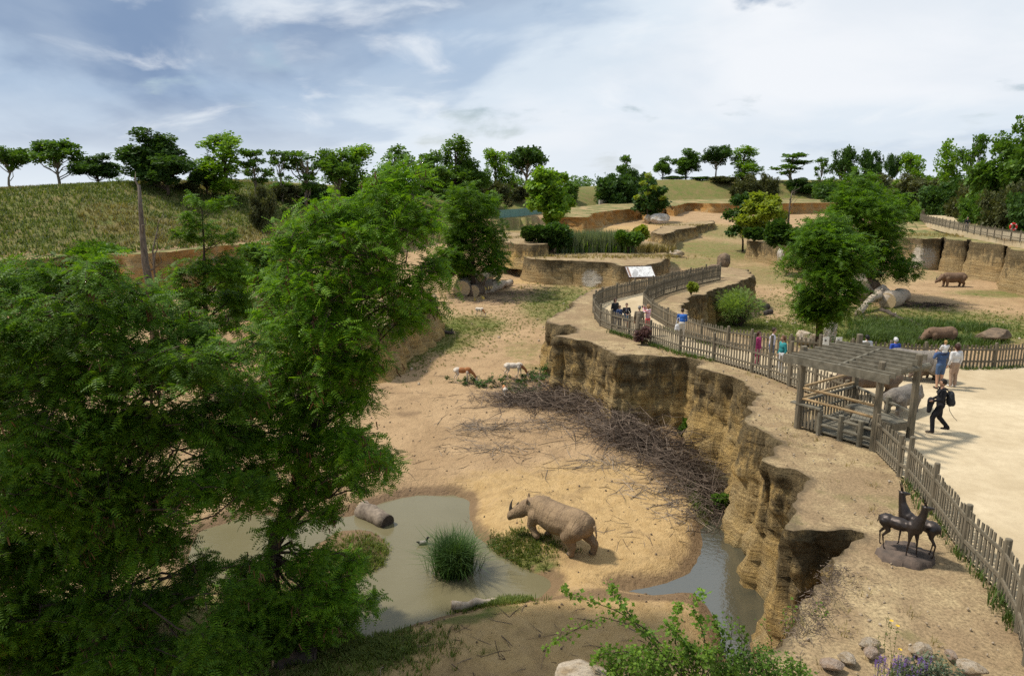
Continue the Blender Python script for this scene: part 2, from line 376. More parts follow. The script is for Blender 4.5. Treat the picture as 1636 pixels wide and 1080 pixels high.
def make_water():
    m, nt, N, L, b = new_mat('muddy_water'); t = NT(nt)
    w = t.coord('World'); n = t.noise(w, 0.5, 5, 0.6, 0.4)
    L.new(t.mix(n, (0.125, 0.108, 0.055), (0.18, 0.158, 0.092)), b.inputs['Base Color'])
    b.inputs['Roughness'].default_value = 0.09; b.inputs['Specular IOR Level'].default_value = 0.5; b.inputs['IOR'].default_value = 1.36
    L.new(t.bump(t.noise(w, 6.0, 4, 0.6), 0.16, 0.05), b.inputs['Normal'])
    m2 = m.copy(); m2.name = 'channel_water'; bb = m2.node_tree.nodes['Principled BSDF']
    for P, nm, mt, lab in ((PONDW, 'pond', m, 'muddy green pond'), (CHANW, 'water_channel', m2, 'water channel along the foot of the cliff')):
        c = sum((Vector(p) for p in P), Vector())/len(P)
        sd = 0.9
        pts = []
        n = len(P)
        for i, p in enumerate(P):
            a = P[i-1]; q = P[(i+1) % n]; d = (q-a).normalized(); nn = Vector((d.y, -d.x, 0))
            if poly_sd(P, np.array([p.x+nn.x*.05]), np.array([p.y+nn.y*.05]))[0] < 0: nn = -nn
            pts.append((p.x+nn.x*sd, p.y+nn.y*sd))
        v, e, f, *_ = delaunay_2d_cdt([Vector(p) for p in pts], [(i, (i+1) % n) for i in range(n)], [], 1, 1e-4)
        me = bpy.data.meshes.new(nm); me.from_pydata([(p.x, p.y, 0.0 if nm == 'pond' else 0.004) for p in v], [], [tuple(q) for q in f]); me.materials.append(mt)
        tag(link(nm, me), lab, kind='structure')
    bb.inputs['Roughness'].default_value = 0.05
    bb.inputs['Base Color'].default_value = (0.06, 0.058, 0.04, 1); bb.inputs['IOR'].default_value = 2.1
    for l in list(m2.node_tree.links):
        if l.to_socket == bb.inputs['Base Color']: m2.node_tree.links.remove(l)
make_water()

# ------------------------------------------------------------------ quarry rock
def rock_mats():
    out = {}
    for nm, c1, c2, dark in (('tan', (0.63, 0.42, 0.15), (0.50, 0.34, 0.135), 1.0), ('orange', (0.66, 0.33, 0.08), (0.54, 0.32, 0.12), 0.20), ('grey', (0.48, 0.335, 0.155), (0.35, 0.26, 0.14), 1.05)):
        m, nt, N, L, b = new_mat('quarry_wall_'+nm); t = NT(nt)
        w = t.coord('World'); a = t.attr('mask')                # R: 1 at the rim, 0 at the foot; G: patchy lichen
        strata = t.noise(t.coord('World', (0.5, 0.5, 5.0)), 1.0, 6, 0.6, 0.3)
        streak = t.noise(t.coord('World', (5.5, 5.5, 0.35)), 1.0, 5, 0.6, 0.2)
        big = t.noise(w, 0.7, 5, 0.6, 0.4); tiny = t.noise(w, 9.0, 6, 0.7)
        col = t.mix(t.ramp(strata, [(0.35, 0.0), (0.65, 1.0)]), c1, c2)
        col = t.mix(t.ramp(big, [(0.42, 0.0), (0.7, 1.0)]), col, (0.47, 0.36, 0.19))
        col = t.mix(t.math('MULTIPLY', t.ramp(tiny, [(0.35, 0.0), (0.75, 1.0)]), 0.45), col, (0.17, 0.115, 0.055))
        band = t.noise(t.coord('World', (0.35, 0.35, 9.0)), 1.0, 5, 0.65, 0.5); pit = t.noise(t.coord('World', (1, 1, 1.4)), 24.0, 5, 0.75); groove = t.noise(t.coord('World', (13, 13, 0.5)), 1.0, 4, 0.6)
        col = t.mix(t.math('MULTIPLY', t.ramp(band, [(0.50, 0.0), (0.60, 1.0)]), 0.5), col, (0.24, 0.155, 0.065))
        col = t.mix(t.math('MULTIPLY', t.ramp(pit, [(0.50, 0.0), (0.66, 1.0)]), 0.55), col, (0.12, 0.08, 0.04))
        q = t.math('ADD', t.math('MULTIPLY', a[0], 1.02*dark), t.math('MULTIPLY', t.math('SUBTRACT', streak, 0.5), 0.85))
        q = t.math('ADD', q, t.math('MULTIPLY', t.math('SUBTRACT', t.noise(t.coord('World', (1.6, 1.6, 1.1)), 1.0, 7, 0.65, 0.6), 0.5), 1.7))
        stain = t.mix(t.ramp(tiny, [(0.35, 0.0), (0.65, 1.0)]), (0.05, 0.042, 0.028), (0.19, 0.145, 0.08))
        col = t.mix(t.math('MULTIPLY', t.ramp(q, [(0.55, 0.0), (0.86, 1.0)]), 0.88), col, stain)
        moss = t.math('MULTIPLY', t.ramp(t.math('ADD', t.math('SUBTRACT', 0.22, a[0]), t.math('MULTIPLY', t.math('SUBTRACT', big, 0.5), 0.5)), [(0.12, 0.0), (0.3, 1.0)]), 0.6)
        if nm != 'orange': col = t.mix(moss, col, (0.07, 0.075, 0.025))
        if nm == 'grey':                                        # pale lime crusts low on the walls
            for (px, py, Yd, rr) in ((944, 446, 71, 1.0), (1472, 413, 88, 1.7), (955, 447, 71, .7)):
                c = at(px, py, Yd); vm = N.new('ShaderNodeVectorMath'); vm.operation = 'DISTANCE'; L.new(w, vm.inputs[0]); vm.inputs[1].default_value = (c.x, c.y, c.z)
                e = t.math('ADD', t.math('DIVIDE', vm.outputs['Value'], rr), t.math('MULTIPLY', t.math('SUBTRACT', tiny, 0.5), 1.4))
                col = t.mix(t.ramp(e, [(0.75, 0.8), (1.0, 0.0)]), col, (0.55, 0.50, 0.42))
        L.new(col, b.inputs['Base Color']); b.inputs['Roughness'].default_value = 0.95; b.inputs['Specular IOR Level'].default_value = 0.1
        h = t.math('ADD', t.math('MULTIPLY', strata, 0.5), t.math('ADD', t.math('MULTIPLY', tiny, 0.5), t.math('ADD', t.math('MULTIPLY', streak, 0.6), t.math('ADD', t.math('MULTIPLY', groove, 0.45), t.math('ADD', t.math('MULTIPLY', band, 0.6), t.math('MULTIPLY', pit, 0.3))))))
        L.new(t.bump(h, 1.0, 0.22), b.inputs['Normal']); out[nm] = m
    m, nt, N, L, b = new_mat('ledge_top'); t = NT(nt)
    w = t.coord('World'); fine = t.noise(w, 1.6, 8, 0.65, 0.2); tiny = t.noise(w, 16, 6, 0.7); big = t.noise(w, 0.35, 4, 0.6)
    col = t.mix(t.ramp(fine, [(0.36, 0.0), (0.62, 1.0)]), (0.50, 0.385, 0.215), (0.31, 0.22, 0.125))
    col = t.mix(t.ramp(big, [(0.45, 0.0), (0.6, 1.0)]), col, t.mix(fine, (0.38, 0.27, 0.155), (0.25, 0.175, 0.10)))
    col = t.mix(t.math('MULTIPLY', t.ramp(tiny, [(0.40, 0.0), (0.66, 1.0)]), 0.8), col, (0.13, 0.095, 0.055))
    col = t.mix(t.math('MULTIPLY', t.ramp(t.noise(t.coord('World', loc=(40, 3, 0)), 0.8, 6, 0.6), [(0.58, 0.0), (0.7, 1.0)]), 0.5), col, (0.12, 0.13, 0.04))
    a = t.attr('mask')
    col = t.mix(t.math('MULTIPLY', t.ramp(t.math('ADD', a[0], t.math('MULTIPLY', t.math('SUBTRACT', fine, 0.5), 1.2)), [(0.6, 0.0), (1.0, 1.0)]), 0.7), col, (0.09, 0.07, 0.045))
    L.new(col, b.inputs['Base Color']); b.inputs['Roughness'].default_value = 0.97; b.inputs['Specular IOR Level'].default_value = 0.1
    L.new(t.bump(t.math('ADD', t.math('MULTIPLY', fine, 0.6), t.math('MULTIPLY', tiny, 0.4)), 0.9, 0.08), b.inputs['Normal'])
    out['top'] = m
    g, nt, N, L, b = new_mat('grassy_ledge_top'); t = NT(nt); w = t.coord('World'); fine = t.noise(w, 1.2, 8, 0.65); big = t.noise(w, 0.3, 4, 0.6)
    col = t.mix(t.ramp(fine, [(0.35, 0.0), (0.65, 1.0)]), (0.085, 0.11, 0.028), (0.22, 0.19, 0.075)); col = t.mix(t.ramp(big, [(0.45, 0.0), (0.62, 1.0)]), col, (0.34, 0.24, 0.12))
    L.new(col, b.inputs['Base Color']); b.inputs['Roughness'].default_value = 0.97; L.new(t.bump(fine, 0.9, 0.15), b.inputs['Normal']); out['grass'] = g
    return out
ROCK = rock_mats()
def mesa(name, rim, zb, label, kind='tan', step=0.22, vstep=0.22, rough=0.22, batter=0.35, top_step=0.6, flat=None, seed=0, dome=0.0, top='top', block=1.6):
    """a block of quarried rock: rim points are world (x, y, z); ragged walls drop to zb"""
    rim = [Vector(p) for p in rim]
    if sum(a.x*b.y-b.x*a.y for a, b in zip(rim, rim[1:]+rim[:1])) < 0: rim.reverse()
    pts = []
    for a, b in zip(rim, rim[1:]+rim[:1]):
        n = max(1, int((b-a).length/step)); pts += [a+(b-a)*(k/n) for k in range(n)]
    P = np.array([tuple(p) for p in pts]); n = len(P)
    for _ in range(2): P[:, 2] = (np.roll(P[:, 2], 1)+P[:, 2]*2+np.roll(P[:, 2], -1))/4
    T = np.roll(P, -2, 0)-np.roll(P, 2, 0); T /= np.maximum(np.linalg.norm(T[:, :2], axis=1), 1e-6)[:, None]
    Nn = np.stack([T[:, 1], -T[:, 0]], 1)
    jag = rough*(1.6*(fbm(P[:, 0]*0.9+seed, P[:, 1]*0.9, o=2)-0.5)+1.1*(vnoise(P[:, 0]*3.1, P[:, 1]*3.1+seed)-0.5))
    B = P[:, :2]+Nn*jag[:, None]
    B = (np.roll(B, 1, 0)+2*B+np.roll(B, -1, 0))/4
    ztop = P[:, 2]-0.10*vnoise(P[:, 0]*2.3, P[:, 1]*2.3)
    hgt = float(P[:, 2].mean()-zb); nr = max(3, int(hgt/vstep))
    V = []; K = []
    seg = np.linalg.norm(np.roll(B, -1, 0)-B, axis=1); sarc = np.cumsum(seg)-seg; rsd = np.random.RandomState(seed+100)
    cr = []; q = rsd.uniform(.3, 1.5)*block
    while q < sarc[-1]: cr.append(q); q += rsd.uniform(.5, 1.6)*block
    blk = np.zeros(n); grv = np.zeros(n); bid = np.searchsorted(np.array(cr), sarc) if cr else np.zeros(n, int); lv = rsd.randn(len(cr)+1)*.5; blk = lv[bid]
    for _ in range(2): blk = (np.roll(blk, 1)+blk+np.roll(blk, -1))/3
    for c_ in cr: grv += rsd.uniform(.4, 1.0)*np.exp(-((sarc-c_)/(0.55*step+.06))**2)
    lay = np.sort(rsd.uniform(.12, .9, 4))
    for r in range(nr+1):
        f = r/nr; z = ztop*(1-f)+(zb-0.3)*f
        x0, y0 = B[:, 0], B[:, 1]
        off = batter*(f**2.2) + rough*.55*blk*min(1, f*8) - rough*1.25*grv*min(1, f*6)
        if r == 0: off = off-0.04-0.08*vnoise(x0*2.2, y0*2.2+9)
        ledge = sum(.10*(1 if f > l else 0) for l in lay)*rough*1.2
        nz = rough*(0.45*(fbm(x0*0.7+seed, y0*0.7, z*0.45, o=3)-0.5)+0.55*(vnoise(x0*2.6, y0*2.6, z*0.6)-0.5)+0.5*(vnoise(x0*6.5, y0*6.5, z*2.2)-0.5)+0.55*(vnoise(x0*0.5, y0*0.5, z*4.2)-0.5)+0.6*(vnoise(x0*3.4, y0*3.4, z*4.6)-0.5)+0.55*(vnoise(x0*9.0, y0*9.0, z*8.0)-0.5))
        nz = nz+rough*.35*(np.floor(vnoise(x0*1.6+seed, y0*1.6, z*1.9)*3)/3-.4)
        o = off+ledge+nz*(0.3 if r == 0 else 1)
        zz = z-(0.10*vnoise(x0*3, y0*3, z*0+r) if 0 < r < nr else 0)
        V.append(np.stack([x0+Nn[:, 0]*o, y0+Nn[:, 1]*o, zz], 1)); K.append(np.full(n, 1-f))
        if r == 0: B0 = np.stack([x0+Nn[:, 0]*o, y0+Nn[:, 1]*o], 1)
    V = np.concatenate(V); K = np.concatenate(K)
    i = np.arange(n); j = (i+1) % n; Fs = []
    for r in range(nr): Fs.append(np.stack([r*n+i, (r+1)*n+i, (r+1)*n+j, r*n+j], 1))
    Fs = np.concatenate(Fs)
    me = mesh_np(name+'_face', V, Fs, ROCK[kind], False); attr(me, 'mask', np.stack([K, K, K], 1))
    o = tag(link(name, me), label, kind='structure')
    # top sheet
    Pb = B0
    x0, y0 = Pb.min(0); x1, y1 = Pb.max(0)
    gx, gy = np.meshgrid(np.arange(x0, x1, top_step), np.arange(y0, y1, top_step)); gx = gx.ravel()+0.2*top_step*np.random.RandomState(1).randn(gx.size); gy = gy.ravel()
    sd = poly_sd(Pb, gx, gy); keep = sd < -0.45*top_step; gx, gy, sd = gx[keep], gy[keep], sd[keep]
    vin = [Vector((a, b)) for a, b in Pb]+[Vector((a, b)) for a, b in zip(gx, gy)]
    v2, e2, f2, ov, *_ = delaunay_2d_cdt(vin, [(k, (k+1) % n) for k in range(n)], [], 1, 1e-5)
    A = np.array([tuple(p) for p in v2]); dd = -poly_sd(Pb, A[:, 0], A[:, 1]); dd = np.maximum(dd, 0)
    # height: from nearest rim sample, plus small bumps
    zt = np.empty(len(A))
    for k in range(0, len(A), 2000):
        q = A[k:k+2000]; D2 = (q[:, None, 0]-Pb[None, :, 0])**2+(q[:, None, 1]-Pb[None, :, 1])**2+1e-6
        w = 1/D2**1.5; zt[k:k+2000] = (w*ztop[None]).sum(1)/w.sum(1)
    bump = 0.22*(fbm(A[:, 0]*0.5, A[:, 1]*0.5, o=3)-0.55)+0.10*(fbm(A[:, 0]*2, A[:, 1]*2, o=2)-0.5)
    if flat is not None: bump = bump*sstep(0.0, 1.2, poly_sd(flat, A[:, 0], A[:, 1])) - 0.03
    zt = zt+bump*sstep(0, 0.6, dd)+dome*sstep(0, 6, dd)
    ns = len(pts); rimv = dd < 1e-3
    zt = np.where(rimv, zt, zt)
    Ft = [tuple(q) for q in f2]
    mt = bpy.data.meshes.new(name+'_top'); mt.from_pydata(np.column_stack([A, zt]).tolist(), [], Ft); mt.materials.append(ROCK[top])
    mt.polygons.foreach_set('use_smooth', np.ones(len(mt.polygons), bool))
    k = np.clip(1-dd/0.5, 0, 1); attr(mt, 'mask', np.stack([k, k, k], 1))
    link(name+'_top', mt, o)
    return o

ZP = 3.9
RIM_L = [(700,1330),(800,1160),(880,1100),(935,1078),(1010,1068),(1110,1056),(1180,1050),(1236,1020),(1271,957),(1313,908),(1373,851),(1310,848),(1257,842),(1268,816),(1271,788),(1285,763),(1275,747),(1213,737),(1224,727),(1250,708),(1228,689),(1187,674),(1200,650),(1208,632),(1193,612),(1160,597),(1104,583),(1112,573),(1097,571),(1083,571),(1047,567),(984,567),(972,560),(951,546),(886,536),(921,530),(918,522),(870,514),(883,504),(907,491),(925,473),(945,462),(977,456),(1000,450),(1060,438),(1110,430),(1150,425),(1195,430),(1207,441),(1165,455),(1127,468),(1105,475),(1092,490),(1100,508),(1140,526),(1210,544),(1300,558),(1330,566),(1420,572),(1527,577),(1640,573)]
PLAT = [G(x, y, ZP) for x, y in RIM_L]+[Vector((34, 30, ZP)), Vector((34, -8, ZP)), Vector((-5, -8, ZP))]
# walking surface: between the fences
PLAZA_PX = [(1700,1180),(1640,1056),(1626,1003),(1598,946),(1538,883),(1489,816),(1450,767),(1436,757),(1398,718),(1372,690),(1350,651),(1302,630),(1262,614),(1228,600),(1201,591),(1140,574),(1086,562),(1039,546),(1005,535),(977,527),(959,519),(951,506),(948,497),(960,486),(985,478),(1043,464),(1103,449),(1150,442),(1150,446),(1122,452),(1100,458),(1060,470),(1034,482),(1028,492),(1042,508),(1066,523),(1120,545),(1162,557),(1200,563),(1262,572),(1308,577),(1420,584),(1527,587),(1587,587),(1640,584)]
PLAZA = [G(x, y, ZP+0.012) for x, y in PLAZA_PX]+[Vector((32, 28.5, ZP+.012)), Vector((32, -6, ZP+.012)), Vector((12, -6, ZP+.012))]
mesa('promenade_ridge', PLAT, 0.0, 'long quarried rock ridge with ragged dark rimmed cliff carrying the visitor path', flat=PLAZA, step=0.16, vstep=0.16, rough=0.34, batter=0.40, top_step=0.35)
def make_plaza():
    m, nt, N, L, b = new_mat('plaza_sand'); t = NT(nt); w = t.coord('World')
    big = t.noise(w, 0.28, 5, 0.6, 0.5); fine = t.noise(w, 3.0, 8, 0.7); tiny = t.noise(w, 30, 4, 0.7)
    col = t.mix(t.ramp(big, [(0.35, 0.0), (0.65, 1.0)]), (0.57, 0.47, 0.315), (0.42, 0.33, 0.205))
    col = t.mix(t.math('MULTIPLY', t.ramp(fine, [(0.42, 0.0), (0.7, 1.0)]), 0.55), col, (0.36, 0.28, 0.175))
    col = t.mix(t.math('MULTIPLY', t.ramp(tiny, [(0.5, 0.0), (0.8, 1.0)]), 0.3), col, (0.33, 0.26, 0.17))
    L.new(col, b.inputs['Base Color']); b.inputs['Roughness'].default_value = 0.95; b.inputs['Specular IOR Level'].default_value = 0.1
    L.new(t.bump(t.math('ADD', fine, t.math('MULTIPLY', tiny, 0.4)), 0.4, 0.05), b.inputs['Normal'])
    n = len(PLAZA)
    v, e, f, *_ = delaunay_2d_cdt([Vector((p.x, p.y)) for p in PLAZA], [(i, (i+1) % n) for i in range(n)], [], 1, 1e-4)
    me = bpy.data.meshes.new('plaza'); me.from_pydata([(p.x, p.y, ZP+0.012) for p in v], [], [tuple(q) for q in f]); me.materials.append(m)
    tag(link('path', me), 'pale sandy visitor path widening into a plaza', kind='structure')
    return m
SANDM = make_plaza()

def rimpx(pts, zdef):
    return [G(p[0], p[1], p[2] if len(p) > 2 else zdef) for p in pts]
mesa('reed_terrace', rimpx([(838,412),(870,415),(930,417),(978,419),(985,424),(1030,424),(1062,417),(1068,405),(1066,392),(1045,386),(960,380),(880,382),(830,392)], 4.15), 1.6, 'low rock terrace with a dark stained front carrying the reeds', 'grey', 0.5, 0.35, 0.3, 0.3, 1.0, seed=3)
mesa('rock_step', rimpx([(790,383),(820,389),(850,391),(877,390),(880,380),(860,374),(815,371),(790,374)], 5.4), 3.0, 'ochre rock block stepping above the reed terrace', 'tan', 0.5, 0.35, 0.35, 0.4, 1.0, seed=5)
mesa('rock_outcrop', rimpx([(1040,371),(1058,375),(1076,370),(1080,367),(1112,363),(1114,360),(1142,356),(1140,352),(1100,355),(1060,360)], 4.8), 2.0, 'long ochre rock outcrop in the middle of the far enclosure', 'tan', 0.6, 0.4, 0.5, 0.5, 1.2, seed=8)
mesa('far_strata_cliff', rimpx([(880,349,6.4),(900,346,6.6),(940,347,6.6),(945,341,6.6),(973,337,6.7),(1024,332,7.0),(1045,333,7.0),(1061,328,7.2),(1078,329,7.2),(1100,324,7.5),(1140,325,7.5),(1164,325,7.5),(1247,325,7.6),(1299,324,7.7),(1345,324,7.7),(1350,318,7.9),(1200,316,8.2),(1000,322,7.6),(900,333,7.0)], 7.0), 3.3, 'layered ochre cliff along the back of the quarry', 'orange', 1.0, 0.5, 0.8, 0.7, 3.0, seed=11, top='grass')
mesa('right_terrace', rimpx([(1193,384),(1227,388),(1262,392),(1300,398),(1345,398),(1350,386),(1300,376),(1240,372),(1200,374)], 4.4), 1.2, 'rock terrace under the yellow green tree', 'grey', 0.5, 0.35, 0.3, 0.3, 1.2, seed=13)
M6 = rimpx([(1420,372,4.8),(1445,379,5.0),(1473,381),(1505,381),(1508,378),(1512,382),(1546,384),(1549,382),(1552,386),(1609,391),(1612,388),(1610,398),(1645,402),(1690,412),(1800,440)], 5.3)
mesa('right_quarry_wall', M6+[Vector((78, 60, 5.6)), Vector((92, 100, 5.9)), Vector((94, 150, 6.0))]+rimpx([(1470,338,5.9),(1430,345,5.9),(1420,360,5.4)], 5.5), 0.9, 'tall cut rock wall with vertical joints along the right enclosure', 'grey', 0.45, 0.35, 0.30, 0.5, 2.0, seed=17, top='grass')
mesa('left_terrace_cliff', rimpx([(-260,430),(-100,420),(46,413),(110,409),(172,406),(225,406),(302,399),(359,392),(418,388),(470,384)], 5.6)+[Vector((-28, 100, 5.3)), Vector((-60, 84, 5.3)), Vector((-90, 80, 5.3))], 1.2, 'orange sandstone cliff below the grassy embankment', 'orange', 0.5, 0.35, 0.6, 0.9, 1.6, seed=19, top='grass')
mesa('left_rock_block', rimpx([(575,522),(612,520),(640,503),(686,483),(700,470),(640,445),(520,430),(430,440),(400,470),(470,505),(540,515)], 4.0), 1.0, 'pale rock block behind the tall leaning tree', 'tan', 0.35, 0.3, 0.35, 0.6, 0.9, seed=23)
mesa('rock_pillar', rimpx([(1140,328),(1152,326),(1154,323),(1142,323)], 7.0), 3.6, 'single orange rock pillar standing before the back cliff', 'orange', 0.8, 0.4, 0.5, 2.2, 1.2, seed=29)
# path strip of pale sand curving along the far right terrace
def far_path():
    pts = rimpx([(1472,349),(1480,343),(1508,340),(1538,338),(1530,343),(1524,348),(1533,358),(1575,366),(1640,375),(1720,387),(1720,398),(1640,387),(1546,371),(1510,363),(1482,356)], 5.95)
    n = len(pts); V = [tuple(p) for p in pts]; Vb = [(p.x, p.y, 5.2) for p in pts]
    me = bpy.data.meshes.new('far_path'); me.from_pydata(V+Vb, [], [tuple(range(n))]+[(i, i+n, (i+1) % n+n, (i+1) % n) for i in range(n)]); me.materials.append(SANDM)
    tag(link('far_path', me), 'pale sandy path curving along the terrace of the right enclosure', kind='structure')
far_path()
# ================================================================== fences
def picket_meshes():
    out = []
    r = random.Random(3)
    for k in range(5):
        w, h = 0.075+0.012*r.random(), 0.97+0.08*r.random()
        b = MB(); t = 0.011; dx = 0.012*(r.random()-0.5)
        b.add([(-w/2, -t, -.05), (w/2, -t, -.05), (w/2, t, -.05), (-w/2, t, -.05), (-w/2+dx, -t, h-.01*r.random()), (w/2+dx, -t, h-.015*r.random()), (w/2+dx, t, h-.01), (-w/2+dx, t, h-.01)],
              [(3, 2, 1, 0), (4, 5, 6, 7), (0, 1, 5, 4), (1, 2, 6, 5), (2, 3, 7, 6), (3, 0, 4, 7)])
        out.append(b.me('picket', WOOD()))
    return out
PICK = picket_meshes()
def post_mesh(h, r):
    return MB().tube([(0, 0, -.15), (0, 0, h*0.5), (0, 0, h-.02), (0, 0, h)], [r, r*1.02, r, r*0.86], 9).me('post', WOOD(), False)
POSTS = {}
def fence(line, label, spacing=0.15, side=1, tall=None, pick=True, group=None, ph=1.14, joined=False, rails=(0.30, 0.80), posts=True):
    line = [Vector(p) for p in line]
    c = line[0]
    root = thing('picket_fence', label, 'fence', c, 0, group)
    r = random.Random(len(line)*7+int(c.x*10))
    tall = tall or {}
    jb = MB()
    for i, (a, b) in enumerate(zip(line, line[1:])):
        d = b-a; ln = d.length; u = d/ln; ang = math.atan2(u.y, u.x); nrm = Vector((u.y, -u.x, 0))*side
        nsub = max(1, int(round(ln/2.3)))
        if posts:
            for k in range(nsub+(1 if i == len(line)-2 else 0)):
                p = a+d*(k/nsub); h = tall.get((i, k), ph+0.05*(r.random()-.5)); key = round(h, 1)
                if key not in POSTS: POSTS[key] = post_mesh(key, 0.064)
                link('post', POSTS[key], root, p-c, (0.03*(r.random()-.5), 0.03*(r.random()-.5), r.random()*6))
        for z in rails:
            rb = MB().beam(a+nrm*0.028+Vector((0, 0, z))-c, b+nrm*0.028+Vector((0, 0, z))-c, 0.035, 0.075)
            rb.build('rail', WOOD(), root)
        if not pick: continue
        n = max(1, int(ln/spacing))
        for k in range(n):
            p = a+d*((k+0.5)/n)
            if joined: jb.box(p-c+Vector((0, 0, .5)), (0.08, 0.02, 1.0+.05*r.random()), ang)
            else: link('picket', r.choice(PICK), root, p-c, (0.03*(r.random()-.5), 0.035*(r.random()-.5), ang+(math.pi if r.random() < .5 else 0)+0.08*(r.random()-.5)))
    if joined:
        o = jb.build('pickets', WOOD(), root); o['kind'] = 'stuff'
    return root
def pz(pts, z=ZP): return [G(x, y, z) for x, y in pts]
fence(pz([(1398,718),(1436,757),(1450,767),(1489,816),(1538,883),(1598,946),(1626,1003),(1640,1056),(1680,1150)]), 'wooden picket fence running downhill beside the bronze antelopes and sandy plaza', side=1)
fence(pz([(1260,613),(1229,601),(1201,592),(1140,574),(1086,562),(1039,546),(1005,535),(977,527),(959,519),(951,508),(948,498)]), 'picket fence along the cliff edge between the pergola and the path bend', side=-1, tall={(0, 0): 1.7, (1, 0): 1.7, (2, 0): 1.6})
fence(pz([(948,498),(952,491),(962,485),(985,478),(1014,471),(1043,464),(1073,456),(1103,449),(1127,445),(1150,442)]), 'picket fence on the outer side of the path bend below the information board', side=1, spacing=0.13)
fence(pz([(1150,446),(1122,452),(1100,458),(1060,470),(1034,482),(1028,493),(1042,508),(1066,523),(1092,535),(1120,545),(1162,557),(1200,563),(1262,572),(1308,577)]), 'picket fence on the inner side of the path facing the right enclosure', side=1, spacing=0.15)
fence(pz([(1308,577),(1360,580),(1420,584),(1475,586),(1527,588),(1587,588),(1640,585),(1700,582)]), 'picket fence closing the far edge of the sandy plaza behind the rhino sculptures', side=1)
fence(pz([(1262,614),(1302,630),(1350,651)]), 'short picket fence between the pergola deck and the plaza', side=1, ph=1.05)
FARF = [(1468,350),(1474,353),(1482,356),(1510,363),(1546,371),(1600,381),(1645,388),(1720,399)]
fence(pz(FARF, 5.95), 'long grey fence beside the far path above the right quarry wall', spacing=0.22, joined=True, side=1)
fence(pz([(1469,349),(1478,342.5),(1508,339.5),(1538,337.6)], 5.95), 'grey fence behind the far bend of the path by the woods', spacing=0.3, joined=True, side=1)

